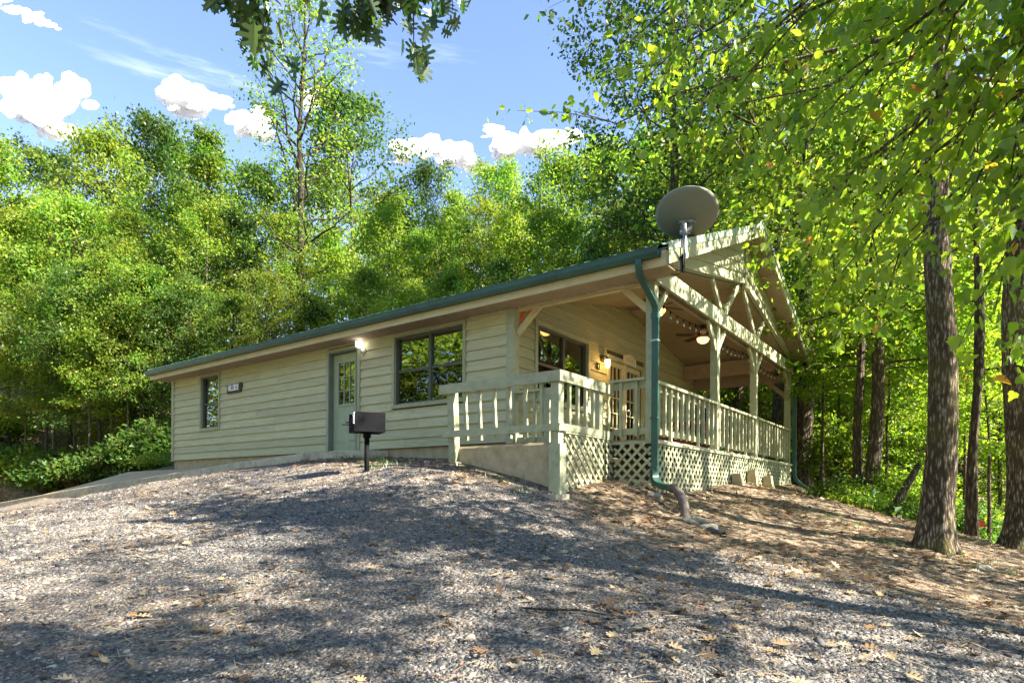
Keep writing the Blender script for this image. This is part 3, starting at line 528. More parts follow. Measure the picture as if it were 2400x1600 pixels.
# gable infill above the porch: boards laid to a low chevron, scissor chord, king post
def gable():
    gb = bpy.data.objects.new('porch_gable', None); COL.objects.link(gb); gb.parent = cabin
    def zb(y): return 2.45 + 0.20 * y
    H = 0.192
    for s in (0, 1):
        def yy(y): return y if not s else 2*MID - y
        for k in range(5):
            h0, h1 = k * H, (k + 1) * H; ys = (h0 + 0.02) / 0.205; ye = (h1 + 0.02) / 0.205; yc = MID - 0.055
            if ys > yc: break
            if ye < yc: poly = [(ys, zb(ys) + h0), (yc, zb(yc) + h0), (yc, zb(yc) + h1 + 0.0), (ye, zb(ye) + h1)]
            else: poly = [(ys, zb(ys) + h0), (yc, zb(yc) + h0), (yc, rz_rake(yc) + 0.015)]
            vs = []; n = len(poly)
            for i, (y, z) in enumerate(poly): vs.append((PX + (0.062 if i < 2 else 0.038), yy(y), z))
            vs += [(PX + 0.01, yy(y), z) for (y, z) in poly]
            mk('chevron_board', MB().add(vs, [tuple(range(n)), tuple(range(n, 2*n))[::-1]] + [(i, (i+1) % n, (i+1) % n + n, i + n) for i in range(n)]), M['trim'], gb)
        mk('scissor_chord', MB().prism([(PX - 0.06, yy(0.1), zb(0.1) - 0.02), (PX - 0.06, yy(MID - 0.06), zb(MID) - 0.02), (PX - 0.06, yy(MID - 0.06), zb(MID) + 0.10), (PX - 0.06, yy(0.1), zb(0.1) + 0.08)], (0.068, 0, 0)), M['trim'], gb)
    box('king_post', M['trim'], gb, PX + 0.012, PX + 0.085, MID - 0.055, MID + 0.055, zb(MID) - 0.10, rz_rake(MID) + 0.005)
gable()

# porch frame: posts, beams, braces
def porch_frame():
    fr = bpy.data.objects.new('porch_frame', None); COL.objects.link(fr); fr.parent = cabin
    P = [0.07, 2.82, 5.31, 8.33]
    for y in P: box('post', M['rail'], fr, PX - 0.135, PX - 0.005, y - 0.065, y + 0.065, -0.10, 2.30)
    box('beam', M['trim'], fr, PX - 0.003, PX + 0.045, -0.03, WY + 0.03, 2.17, 2.425)
    box('inner_beam', M['soffit'], fr, PX - 0.20, PX - 0.138, 0.01, WY - 0.01, 2.20, 2.42)
    box('eave_beam', M['fascia'], fr, 0.05, PX - 0.14, -0.001, 0.085, 2.16, 2.40)
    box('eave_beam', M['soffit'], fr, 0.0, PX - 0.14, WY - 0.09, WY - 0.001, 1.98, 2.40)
    box('inner_eave_beam', M['soffit'], fr, 0.036, PX - 0.21, 7.50, 7.56, 2.14, 2.50)
    def brace(x0, y0, z0, x1, y1, z1, mat=M['rail'], w=0.045, t=0.10, up=None):
        u = up or ((0, 1, 0) if abs(x1 - x0) > abs(y1 - y0) else (1, 0, 0)); bar('knee_brace', mat, fr, (x0, y0, z0), (x1, y1, z1), t, w, up=u)
    xb = PX - 0.07
    for y in P:
        for s in (-1, 1):
            if (y < 1 and s < 0) or (y > 8 and s > 0): continue
            brace(xb + 0.02, y + s * 0.04, 1.74, xb + 0.02, y + s * 0.47, 2.19)
    brace(PX - 0.10, 0.07, 1.78, PX - 0.56, 0.07, 2.22, M['fascia']); brace(0.06, 0.05, 1.80, 0.52, 0.05, 2.22, M['fascia'])
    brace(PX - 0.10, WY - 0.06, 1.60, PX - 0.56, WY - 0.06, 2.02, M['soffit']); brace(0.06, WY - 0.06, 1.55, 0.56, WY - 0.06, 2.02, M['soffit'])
    xv = PX - 0.03
    for (a, t0, t1) in ((3.10, 2.50, 4.02), (5.30 - 0.02, 4.38, 5.90)):
        for t in (t0, t1):
            yt = min(t, 2*MID - t); zt = 2.45 + 0.20 * yt; sg = 1 if t > a else -1
            bar('strut', M['rail'], fr, (xv, a + sg * 0.06, 2.425), (xv, t, zt - 0.02), 0.05, 0.10, up=(0, 1, 0))
    # ceiling panels
    for s in (0, 1):
        for j in range(4):
            for i in range(2):
                a0 = 0.09 + (MID - 0.10) * j / 4 + 0.004; a1 = 0.09 + (MID - 0.10) * (j+1) / 4 - 0.004; x0 = 0.045 + i * 1.2; x1 = x0 + 1.19 if i == 0 else PX - 0.02
                def yy(y): return y if not s else 2*MID - y
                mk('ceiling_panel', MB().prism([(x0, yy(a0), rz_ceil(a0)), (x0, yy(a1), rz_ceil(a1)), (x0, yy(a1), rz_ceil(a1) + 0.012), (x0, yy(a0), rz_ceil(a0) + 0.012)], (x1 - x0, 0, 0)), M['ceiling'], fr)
    for s in (0, 1):
        def yy(y): return y if not s else 2*MID - y
        mk('ceiling_backing', MB().prism([(0.0, yy(0.0), rz_ceil(0) + 0.02), (0.0, yy(MID), rz_ceil(MID) + 0.02), (0, yy(MID), rz_ceil(MID) + 0.03), (0, yy(0), rz_ceil(0) + 0.03)], (PX - 0.01, 0, 0)), M['sheath'], fr)
    # deck
    n = 17; w = (PX - 0.04) / n
    for i in range(n): box('deck_plank', M['darkdeck'], fr, 0.04 + i * w + 0.003, 0.04 + (i+1) * w - 0.003, 0.06, WY - 0.02, -0.085, -0.055)
    box('rim_board', M['rail'], fr, PX - 0.02, PX + 0.045, -0.01, WY + 0.03, -0.125, -0.085); box('rim_board', M['rail'], fr, 0.06, PX - 0.022, -0.012, 0.05, -0.125, -0.083)
    box('deck_joist', M['darkwood'], fr, PX - 0.25, PX - 0.20, 0.1, WY - 0.1, -0.27, -0.09)
M['darkdeck'] = paint('deck_boards', (0.30, 0.27, 0.20), 0.15, 0.7, (6, 0.6, 6), 0.2, 0.1, 5)
porch_frame()

# railings
def railing(name, p0, p1, ztop, zbot, nb, cap, bw=(0.04, 0.085), up=1, bz0=None, bz1=None, posts=(), spans=None, face=0.0, edge=0.14, botz=0.09, label=None, dy=0.0):
    r = bpy.data.objects.new(name, None); COL.objects.link(r); r.parent = cabin
    if label: r['label'] = label
    return r
def porch_rail():
    r = railing('porch_railing', 0, 0, 0, 0, 0, 0, label='long sage railing of square balusters along the open gable side of the porch')
    x = PX - 0.065; P = [0.07, 2.82, 5.31, 8.33]
    for a, b in zip(P, P[1:]):
        a2, b2 = a + 0.066, b - 0.066
        box('top_rail', M['rail'], r, x - 0.075, x + 0.075, a2, b2, 0.750, 0.788); box('under_rail', M['rail'], r, x - 0.045, x - 0.008, a2, b2, 0.655, 0.749); box('bottom_rail', M['rail'], r, x - 0.045, x - 0.008, a2, b2, 0.03, 0.115)
        n = int(round((b2 - a2) / 0.245)); st = (b2 - a2) / n
        for i in range(n):
            y = a2 + st * (i + 0.5) + rnd.uniform(-.006, .006); t = rnd.uniform(-.004, .004)
            long = (i % 5 == 2); z0 = -0.08 if long else 0.0
            mb = MB(); w = 0.021; d0, d1 = x - 0.006, x + 0.038
            mb.add([(d0, y-w, z0), (d1, y-w, z0 + (0.0 if long else 0.035)), (d1, y+w, z0 + (0.0 if long else 0.035)), (d0, y+w, z0), (d0, y-w+t, 0.749), (d1, y-w+t, 0.749), (d1, y+w+t, 0.749), (d0, y+w+t, 0.749)], [(0,3,2,1),(4,5,6,7),(0,1,5,4),(1,2,6,5),(2,3,7,6),(3,0,4,7)])
            mk('baluster', mb, M['rail'], r)
porch_rail()
def short_rails():
    r = railing('porch_end_railing', 0, 0, 0, 0, 0, 0, label='short railing between the landing and the corner porch post'); y = 0.04
    box('top_rail', M['rail'], r, 1.80, PX - 0.137, y - 0.07, y + 0.07, 0.795, 0.83); box('under_rail', M['rail'], r, 1.84, PX - 0.137, y + 0.012, y + 0.048, 0.69, 0.794); box('bottom_rail', M['rail'], r, 1.84, PX - 0.137, y + 0.012, y + 0.048, 0.02, 0.11)
    for x in (1.965, 2.215): box('baluster', M['rail'], r, x - 0.022, x + 0.022, y - 0.034, y + 0.010, -0.01, 0.794)
    r = railing('porch_end_railing', 0, 0, 0, 0, 0, 0, label='short railing beside the wall corner, behind the landing')
    box('top_rail', M['rail'], r, 0.05, 0.74, y - 0.06, y + 0.06, 0.80, 0.835); box('under_rail', M['rail'], r, 0.05, 0.62, y + 0.012, y + 0.048, 0.69, 0.799); box('bottom_rail', M['rail'], r, 0.05, 0.62, y + 0.012, y + 0.048, -0.02, 0.08)
    box('post', M['rail'], r, 0.625, 0.735, y - 0.058, y + 0.052, -0.08, 0.799)
    for x in (0.22, 0.42): box('baluster', M['rail'], r, x - 0.02, x + 0.02, y - 0.034, y + 0.010, 0.0, 0.799)
short_rails()
def landing_rail():
    r = railing('landing_railing', 0, 0, 0, 0, 0, 0, label='leaning sage railing round the concrete landing with wide top boards')
    Y = -1.5; X = 1.86
    box('top_board', M['rail'], r, -0.24, X + 0.02, Y - 0.035, Y + 0.003, 0.605, 0.745); box('cap', M['rail'], r, -0.22, X - 0.02, Y + 0.004, Y + 0.10, 0.715, 0.748)
    box('bottom_board', M['rail'], r, -0.17, X + 0.015, Y - 0.034, Y + 0.002, -0.035, 0.058)
    box('top_board', M['rail'], r, X - 0.018, X + 0.02, Y + 0.005, -0.02, 0.607, 0.747); box('cap', M['rail'], r, X - 0.10, X - 0.02, Y + 0.102, -0.04, 0.717, 0.75)
    box('bottom_board', M['rail'], r, X - 0.02, X + 0.018, Y + 0.004, -0.02, -0.03, 0.062)
    z0 = gz(-0.03, Y) - 0.15; mk('post', MB().bar((0.0, Y + 0.07, z0), (-0.06, Y + 0.065, 0.714), 0.125, 0.11, up=(0, 1, 0)), M['rail'], r)
    z0 = gz(X, Y) - 0.15; box('post', M['rail'], r, X - 0.145, X - 0.022, Y + 0.004, Y + 0.125, -0.20, 0.714); box('post_foot', M['rail'], r, X - 0.16, X + 0.012, Y - 0.012, Y + 0.145, z0, -0.20)
    for x in (0.24, 0.50, 0.77, 1.03, 1.30, 1.56):
        lean = 0.035 * (1 - x / 1.9); bar('baluster', M['rail'], r, (x + lean, Y + 0.028, -0.10), (x - lean, Y + 0.030, 0.714), 0.042, 0.046, up=(0, 1, 0))
    for y in (-1.20, -0.98, -0.76, -0.55): box('baluster', M['rail'], r, X - 0.064, X - 0.022, y - 0.022, y + 0.022, -0.06, 0.716)
    box('post', M['rail'], r, X - 0.13, X - 0.022, -0.40, -0.28, -0.6, 0.716)
    for (x, z) in ((X - 0.05, -0.30), (X - 0.05, -0.47), (-0.0, -0.24), (0.01, -0.33)): mk('bolt', MB().tube([(x, Y - 0.012 if x > 1 else Y + 0.02, z), (x, Y - 0.03 if x > 1 else Y - 0.0, z)], 0.012, 8), M['steel'], r)
landing_rail()

# lattice skirts: every slat a piece
def lattice(label, org, du, length, ztop, zbot, nrm, mat, step=0.155, w=0.040, flip=False):
    lp = bpy.data.objects.new('lattice_panel', None); COL.objects.link(lp); lp.parent = cabin; lp['label'] = label
    org = Vector(org); du = Vector(du); nrm = Vector(nrm)
    def clip(u0, dirn):                              # line z = ztop - (u-u0)*dirn
        pts = []
        prev = None; n = 60; inside = []
        for k in range(n + 1):
            t = k / n * 1.6; u = u0 + dirn * t; z = ztop - t
            if -1e-6 <= u <= length + 1e-6 and z >= zbot(u) - 0.06: inside.append((u, z))
        return (inside[0], inside[-1]) if len(inside) > 3 else None
    for dirn, lay in ((1, 0.0), (-1, 0.012)):
        u = -1.6 if dirn > 0 else 0.02
        end = length if dirn > 0 else length + 1.6
        while u < end:
            c = clip(u, dirn)
            if c:
                p = org + du * c[0][0] + nrm * (0.012 - lay if flip else lay); q = org + du * c[1][0] + nrm * (0.012 - lay if flip else lay)
                bar('slat', mat, lp, (p.x, p.y, c[0][1]), (q.x, q.y, c[1][1]), w, 0.010, up=tuple(nrm))
            u += step
    return lp
lattice('lattice skirt beside the landing corner post', (1.845, -1.37, 0), (0, 1, 0), 1.36, -0.06, lambda u: gz(1.9, -1.37 + u), (1, 0, 0), M['rail'], flip=True)
lattice('short lattice skirt in front of the corner porch post', (1.88, -0.02, 0), (1, 0, 0), 0.60, -0.126, lambda u: gz(1.88 + u, -0.1), (0, -1, 0), M['rail'])
lattice('long lattice skirt under the open side of the porch', (PX + 0.005, 0.05, 0), (0, 1, 0), WY - 0.05, -0.126, lambda u: gz(PX + 0.1, u), (1, 0, 0), M['rail'])
mk('skirt_cap', MB().box(1.835, 1.875, -1.37, -0.03, -0.06, -0.036), M['rail'], cabin)

# downspouts
def rect_pipe(pts, w, t, side):
    mb = MB(); pts = [Vector(p) for p in pts]; side = Vector(side); vs = []; fs = []
    for i, p in enumerate(pts):
        d = (pts[min(i+1, len(pts)-1)] - pts[max(i-1, 0)]).normalized(); a = (side - d * side.dot(d)).normalized(); b = d.cross(a)
        prof = []
        for (ca, cb) in ((-1,-1),(-.34,-1),(-.25,-.82),(.25,-.82),(.34,-1),(1,-1),(1,1),(-1,1)): prof.append(p + a * (ca*w/2) + b * (cb*t/2))
        vs += prof
    n = 8
    for i in range(len(pts)-1):
        for k in range(n): fs.append((i*n+k, i*n+(k+1) % n, (i+1)*n+(k+1) % n, (i+1)*n+k))
    return mb.add(vs, fs + [tuple(range(n))[::-1], tuple(range((len(pts)-1)*n, len(pts)*n))])
def smooth(pts, n=5):
    pts = [Vector(p) for p in pts]; out = []
    for i in range(len(pts)-1):
        p0 = pts[max(i-1, 0)]; p1 = pts[i]; p2 = pts[i+1]; p3 = pts[min(i+2, len(pts)-1)]
        for k in range(n):
            t = k / n; out.append(0.5 * ((2*p1) + (-p0+p2)*t + (2*p0-5*p1+4*p2-p3)*t*t + (-p0+3*p1-3*p2+p3)*t**3))
    out.append(pts[-1]); return out
ds = bpy.data.objects.new('downspout', None); COL.objects.link(ds); ds.parent = cabin; ds['label'] = 'green downspout bending from the eave to the corner porch post'
top = smooth([(2.50, -0.54, 2.32), (2.50, -0.54, 2.22), (2.505, -0.47, 2.10), (2.53, -0.22, 1.92), (2.545, -0.10, 1.80), (2.545, -0.075, 1.68)], 5)
mk('elbow', rect_pipe(top, 0.085, 0.065, (1, 0.2, 0)), M['greenmetal'], ds)
mk('pipe', rect_pipe([(2.545, -0.075, 1.70), (2.545, -0.075, 0.6), (2.545, -0.075, -0.52)], 0.09, 0.07, (1, 0.2, 0)), M['greenmetal'], ds)
mk('shoe', rect_pipe(smooth([(2.545, -0.075, -0.50), (2.55, -0.09, -0.62), (2.62, -0.16, -0.70), (2.78, -0.26, -0.75), (2.90, -0.30, -0.765)], 4), 0.095, 0.075, (0.6, 0.8, 0)), M['greenmetal'], ds)
box('strap', M['greenmetal'], ds, 2.49, 2.597, -0.118, -0.03, 0.21, 0.235); box('strap', M['steel'], ds, 2.49, 2.597, -0.118, -0.03, 1.30, 1.325); box('seam_collar', M['greenmetal'], ds, 2.494, 2.596, -0.116, -0.034, 1.62, 1.70); box('seam_collar', M['greenmetal'], ds, 2.494, 2.596, -0.116, -0.034, -0.52, -0.45)
ds2 = bpy.data.objects.new('downspout', None); COL.objects.link(ds2); ds2.parent = cabin; ds2['label'] = 'dark green downspout at the rear porch post'
mk('elbow', rect_pipe(smooth([(2.62, WY + 0.53, 2.30), (2.62, WY + 0.50, 2.16), (2.60, WY + 0.30, 1.96), (2.58, WY + 0.06, 1.78), (2.58, WY, 1.66)], 4), 0.085, 0.065, (1, 0, 0)), M['greenmetal'], ds2)
mk('pipe', rect_pipe([(2.58, WY, 1.68), (2.58, WY, -0.30)], 0.09, 0.07, (1, 0, 0)), M['greenmetal'], ds2)
mk('shoe', rect_pipe(smooth([(2.58, WY, -0.28), (2.60, WY, -0.42), (2.72, WY + 0.02, -0.58), (2.90, WY + 0.03, -0.70)], 4), 0.095, 0.075, (0, 1, 0)), M['greenmetal'], ds2)

# ------------------------------------------------------------------ things on and round the cabin
def corrugated(pts, r, n=12, pitch=0.022):
    pts = smooth(pts, 10); d = 0; P = []; Rr = []; acc = 0
    L = [0]
    for a, b in zip(pts, pts[1:]): L.append(L[-1] + (b - a).length)
    tot = L[-1]; k = int(tot / (pitch / 2))
    for i in range(k + 1):
        s = tot * i / k; j = max(q for q in range(len(L)) if L[q] <= s + 1e-9); j = min(j, len(pts) - 2)
        t = (s - L[j]) / max(L[j+1] - L[j], 1e-6); P.append(pts[j].lerp(pts[j+1], t)); Rr.append(r * (1.0 if i % 2 else 0.84))
    return MB().tube(P, Rr, n)
g0 = gz(3.23, -0.68)
tag(mk('drain_hose', corrugated([(2.86, -0.285, -0.762), (2.96, -0.33, -0.79), (3.07, -0.44, -0.87), (3.16, -0.56, -0.98), (3.23, -0.68, g0 + 0.03), (3.27, -0.76, g0 - 0.06)], 0.062), M['pipe'], None, True), 'ribbed brown drain hose curving from the corner downspout into the ground', 'hose')
pz = gz(3.9, -1.26)
dp = MB(); dp.tube([(3.66, -1.06, gz(3.66, -1.06) + 0.01), (3.88, -1.225, pz + 0.03)], 0.042, 14, False); dp.tube([(3.88, -1.225, pz + 0.03), (3.66, -1.06, gz(3.66, -1.06) + 0.01)], 0.034, 14, False)
tag(mk('drain_pipe_end', dp, M['pipegrey'], None, True), 'open end of a black drain pipe lying in the leaves below the porch', 'pipe')
# landing of poured concrete
lm = MB(); b = 0.03
lm.add([(-0.16, -1.40, -1.3), (1.74, -1.40, -1.3), (1.74, -0.03, -1.3), (-0.16, -0.03, -1.3), (-0.16, -1.40, -0.20), (1.74, -1.40, -0.20), (1.74, -0.03, -0.20), (-0.16, -0.03, -0.20), (-0.14, -1.38, -0.17), (1.72, -1.38, -0.17), (1.72, -0.03, -0.17), (-0.14, -0.03, -0.17)],
       [(0,1,5,4),(1,2,6,5),(2,3,7,6),(3,0,4,7),(4,5,9,8),(5,6,10,9),(6,7,11,10),(7,4,8,11),(8,9,10,11)])
tag(mk('landing', lm, M['concrete'], None), 'tan poured concrete landing between the railing posts, stained at its foot', 'landing')
st = MB().box(-5.25, -2.95, -0.52, -0.055, -0.5, -0.05); tag(mk('door_step', st, M['curb'], None), 'low concrete step slab in front of the side door', 'step')
pb = gz(1.84, -1.62); s2 = MB().prism([(1.60, -1.72, pb - 0.05), (1.98, -1.78, pb - 0.05), (2.06, -1.58, pb - 0.05), (1.95, -1.44, pb - 0.05), (1.66, -1.46, pb - 0.05)], (0, 0, 0.075)); tag(mk('footing_stone', s2, M['mossrock'] if 'mossrock' in M else M['rock'], None), 'flat mossy stone under the landing corner post', 'stone')
for i, (y, w, lab) in enumerate(((3.55, 0.19, 'low concrete pier block showing through the lattice, nearest the corner downspout'), (4.55, 0.22, 'tallest concrete pier block at the middle of the lattice'), (5.75, 0.20, 'concrete pier block at the lattice towards the rear downspout'))):
    z = gz(PX + 0.12, y); q = MB(); h = (0.20, 0.30, 0.26)[i]
    q.add([(PX + 0.04, y - w/2, z - 0.1), (PX + 0.24, y - w/2, z - 0.1), (PX + 0.24, y + w/2, z - 0.1), (PX + 0.04, y + w/2, z - 0.1), (PX + 0.045, y - w*0.36, z + h), (PX + 0.19, y - w*0.36, z + h), (PX + 0.19, y + w*0.36, z + h), (PX + 0.045, y + w*0.36, z + h)], [(0,1,5,4),(1,2,6,5),(2,3,7,6),(3,0,4,7),(4,5,6,7)])
    tag(mk('pier_block', q, M['concrete'], None), lab, 'block', 'pier blocks along the lattice')

# park grill on its post
def grill():
    bx, by = -0.88, -2.35; gzv = gz(bx, by); t = thing('park_grill', 'black steel park grill on a single post in front of the side door', 'grill', (bx, by, gzv), math.atan2(0.878, 0.478))
    # local x runs along the closed side, -x is the open front, y away from the camera
    a, w, h, zb = 0.22, 0.20, 0.275, 0.56; th = 0.006
    fb = MB(); fb.box(-a, a, -w, -w + th, zb, zb + h); fb.box(-a, a, w - th, w, zb, zb + h); fb.box(a - th, a, -w + th, w - th, zb, zb + h); fb.box(-a, a, -w + th, w - th, zb, zb + th); fb.box(-a, -a + th, -w + th, w - th, zb + th, zb + 0.09)
    mk('firebox', fb, M['black'], t)
    gr = MB()
    for i in range(11): y = -w + 0.03 + i * (2*w - 0.06) / 10; gr.tube([(-a - 0.02, y, zb + 0.12), (a - 0.02, y, zb + 0.12)], 0.006, 6)
    for x in (-a + 0.0, 0.0, a - 0.03): gr.tube([(x, -w + 0.02, zb + 0.112), (x, w - 0.02, zb + 0.112)], 0.006, 6)
    mk('grate', gr, M['black'], t)
    for s in (-1, 1):
        sp = MB(); pts = [(-a - 0.012 + 0.012 * math.cos(k * 1.1), s * (w + 0.012) + 0.012 * math.sin(k * 1.1) * 0.6, zb + 0.10 + k * 0.0055) for k in range(30)]; sp.tube(pts, 0.007, 6); mk('coil_handle', sp, M['steel'], t, True)
        hd = MB(); hd.tube([(-a - 0.02, s * (w - 0.05), zb + 0.12), (-a - 0.11, s * (w - 0.05), zb + 0.115)], 0.008, 6); mk('grate_handle', hd, M['black'], t)
    bk = MB(); bk.box(-0.10, 0.10, -0.055, 0.055, zb - 0.012, zb - 0.001); bk.box(-0.045, 0.045, -0.06, 0.06, zb - 0.075, zb - 0.013); mk('bracket', bk, M['black'], t)
    mk('post', MB().tube([(0, 0, -0.2), (0, 0, zb - 0.06)], 0.036, 18), M['black'], t, True)
    mk('collar', MB().lathe([(0.0, -0.1), (0.06, -0.1), (0.055, 0.012), (0.04, 0.02), (0.0, 0.02)], 14), M['black'], t, True)
grill()

# satellite dish on the rake
def dish():
    base = Vector((PX + 0.425, -0.06, 2.30)); t = thing('satellite_dish', 'grey satellite dish seen from behind on the gable edge of the roof', 'dish', base)
    mast = MB(); mast.tube([(0.0, 0, 0.0), (0.03, 0.0, 0.10), (0.03, 0.0, 0.56)], 0.026, 12); mk('mast', mast, M['steel'], t, True)
    pl = MB(); pl.prism([(0, -0.085, -0.10), (0, 0.085, -0.04), (0, 0.085, 0.14), (0, -0.085, 0.10)], (0.006, 0, 0)); pl.bar((0.012, 0, -0.10), (0.012, 0, 0.14), 0.07, 0.02, up=(1, 0, 0)); mk('mount_plate', pl, M['black'], t)
    dh = base - CAM; dh.z = 0; n = (dh.normalized() * 0.52 + Vector((0, 0, 0.86))).normalized(); rgt = n.cross(Vector((0, 0, 1))).normalized(); upv = rgt.cross(n)
    c = at(1608, 508, (base - CAM).dot(FW) + 0.12) - base
    rf = MB(); nr, na = 8, 48; vs = []; fs = []; A, B, D = 0.432, 0.41, 0.085
    for side in (0, 1):
        for i in range(nr + 1):
            r = i / nr
            for k in range(na):
                th = 2*math.pi*k/na; vs.append(c + rgt * (A*r*math.cos(th)) + upv * (B*r*math.sin(th)) + n * (D*r*r - (0.012 if side else 0)))
    o2 = (nr + 1) * na
    for i in range(nr):
        for k in range(na):
            a, b2 = i*na+k, i*na+(k+1) % na; fs.append((a, b2, b2+na, a+na)); fs.append((o2+a, o2+a+na, o2+b2+na, o2+b2))
    for k in range(na): fs.append((nr*na+k, nr*na+(k+1) % na, o2+nr*na+(k+1) % na, o2+nr*na+k))
    rf.add(vs, fs); mk('reflector', rf, M['dish'], t, True)
    mtop = Vector((0.03, 0, 0.56)); m0 = c - n * 0.02 - upv * 0.10
    br = MB()
    for s in (-1, 1): br.bar(mtop + rgt * (0.035*s) - Vector((0, 0, 0.14)), m0 + rgt * (0.06*s), 0.012, 0.06, up=tuple(rgt)); br.bar(m0 + rgt * (0.06*s) - upv * 0.13, m0 + rgt * (0.06*s) + upv * 0.07, 0.012, 0.03, up=tuple(rgt))
    br.bar(m0 - rgt * 0.12 + upv * 0.05, m0 + rgt * 0.12 + upv * 0.05, 0.03, 0.02, up=tuple(n)); mk('bracket', br, M['steel'], t)
    for s in (-1, 1): mk('bolt', MB().tube([m0 + rgt * (0.11*s) + upv * 0.05 - n * 0.02, m0 + rgt * (0.11*s) + upv * 0.05 - n * 0.045], 0.012, 8), M['steel'], t)
    arm = MB(); tip = c - upv * 0.42 + n * 0.52; arm.tube([c - upv * 0.30 - n * 0.01, c - upv * 0.42 + n * 0.06, tip], 0.018, 8); mk('feed_arm', arm, M['steel'], t, True)
    lnb = MB(); lnb.tube([tip, tip + upv * 0.06 - n * 0.07], 0.035, 10); mk('receiver', lnb, M['white'], t, True)
    cb = MB(); cb.tube(smooth([c - upv * 0.15 - n * 0.03, Vector((0.06, -0.05, 0.45)), Vector((0.05, -0.05, 0.25)), Vector((0.045, -0.03, 0.02)), Vector((-0.02, -0.04, -0.12)), Vector((-0.16, 0.0, -0.10))], 5), 0.006, 6); mk('cable', cb, M['black'], t, True)
dish()

# lamps
def side_lamp():
    t = thing('wall_lamp', 'white jelly-jar wall lamp lit beside the side door', 'lamp', (-3.70, -0.05, 2.0)); y = -0.13
    mk('backplate', MB().lathe([(0, -0.012), (0.065, -0.012), (0.06, 0.012), (0, 0.012)], 18), M['white'], t, True).rotation_euler = (R(90), 0, 0)
    ar = MB(); ar.tube(smooth([(0, 0, -0.01), (0, -0.05, -0.03), (0, -0.09, 0.0), (-0.0, -0.10, 0.05)], 4), 0.016, 8); mk('arm', ar, M['white'], t, True)
    mk('globe', MB().lathe([(0.0, 0.04), (0.05, 0.045), (0.075, 0.06), (0.08, 0.13), (0.075, 0.155), (0.0, 0.165)], 18, (0, -0.10, 0)), M['globe'], t, True)
    mk('finial', MB().tube([(0, -0.02, 0.17), (0, -0.02, 0.26)], 0.006, 6), M['darkwood'], t)
side_lamp()
def porch_lamp():
    t = thing('wall_lamp', 'warm glowing porch lamp beside the double doors', 'lamp', (0.05, 3.02, 1.88))
    mk('backplate', MB().box(-0.015, 0.012, -0.05, 0.05, -0.03, 0.09), M['darkwood'], t)
    mk('arm', MB().tube(smooth([(0.0, 0, 0.05), (0.06, 0, 0.09), (0.12, 0, 0.04)], 4), 0.014, 8), M['darkwood'], t, True)
    mk('cap', MB().lathe([(0, 0.03), (0.055, 0.02), (0.062, -0.01), (0, -0.012)], 14, (0.12, 0, 0.02)), M['darkwood'], t, True)
    mk('jar', MB().lathe([(0, -0.17), (0.03, -0.165), (0.048, -0.12), (0.05, 0.0), (0, 0.005)], 14, (0.12, 0, 0)), M['warm'], t, True)
    mk('hook', MB().tube([(0.01, 0, 0.09), (0.03, 0, 0.24)], 0.006, 6), M['darkwood'], t)
    l = bpy.data.lights.new('lamp_glow', 'POINT'); l.energy = 2.2; l.color = (1, 0.52, 0.16); l.shadow_soft_size = 0.05; lo = bpy.data.objects.new('lamp_glow', l); COL.objects.link(lo); lo.parent = t; lo.location = (0.20, 0, -0.10)
porch_lamp()
def fan(label, y):
    zc = rz_ceil(y); t = thing('ceiling_fan', label, 'fan', (1.25, y, zc - 0.01), rnd.uniform(0, 6))
    mk('canopy', MB().lathe([(0, 0), (0.07, 0), (0.05, -0.06), (0, -0.06)], 14), M['darkwood'], t, True); mk('rod', MB().tube([(0, 0, -0.05), (0, 0, -0.15)], 0.014, 8), M['darkwood'], t)
    mk('motor', MB().lathe([(0, -0.13), (0.07, -0.13), (0.13, -0.17), (0.13, -0.24), (0.08, -0.28), (0, -0.28)], 18), M['darkwood'], t, True)
    for k in range(5):
        a = 2*math.pi*k/5; d = Vector((math.cos(a), math.sin(a), 0)); p = Vector((-d.y, d.x, 0)); z = Vector((0, 0, -0.225))
        mk('blade', MB().prism([d*0.14 + p*0.035 + z, d*0.14 - p*0.035 + z, d*0.24 - p*0.062 + z - Vector((0,0,.012)), d*0.60 - p*0.072 + z - Vector((0,0,.012)), d*0.63 + z, d*0.60 + p*0.072 + z + Vector((0,0,.012)), d*0.24 + p*0.062 + z + Vector((0,0,.012))], (0, 0, 0.008)), M['darkwood'], t)
    mk('light_bowl', MB().lathe([(0, -0.40), (0.06, -0.395), (0.115, -0.36), (0.135, -0.31), (0.135, -0.285), (0, -0.283)], 20), M['fanlight'], t, True)
fan('dark ceiling fan with lit amber bowl behind the corner post', 3.05); fan('dark ceiling fan with lit amber bowl deeper under the porch roof', 5.55)
def interior_lamp():
    t = thing('pendant_lamp', 'orange glowing lamp seen through the wide twin window', 'lamp', (-4.24, 2.2, 2.42))
    mk('cord', MB().tube([(0, 0, 0), (0, 0, -0.38)], 0.006, 6), M['darkwood'], t); mk('shade', MB().lathe([(0, -0.38), (0.10, -0.39), (0.13, -0.44), (0.14, -0.64), (0.12, -0.69), (0, -0.70)], 18), M['inlamp'], t, True)
interior_lamp()

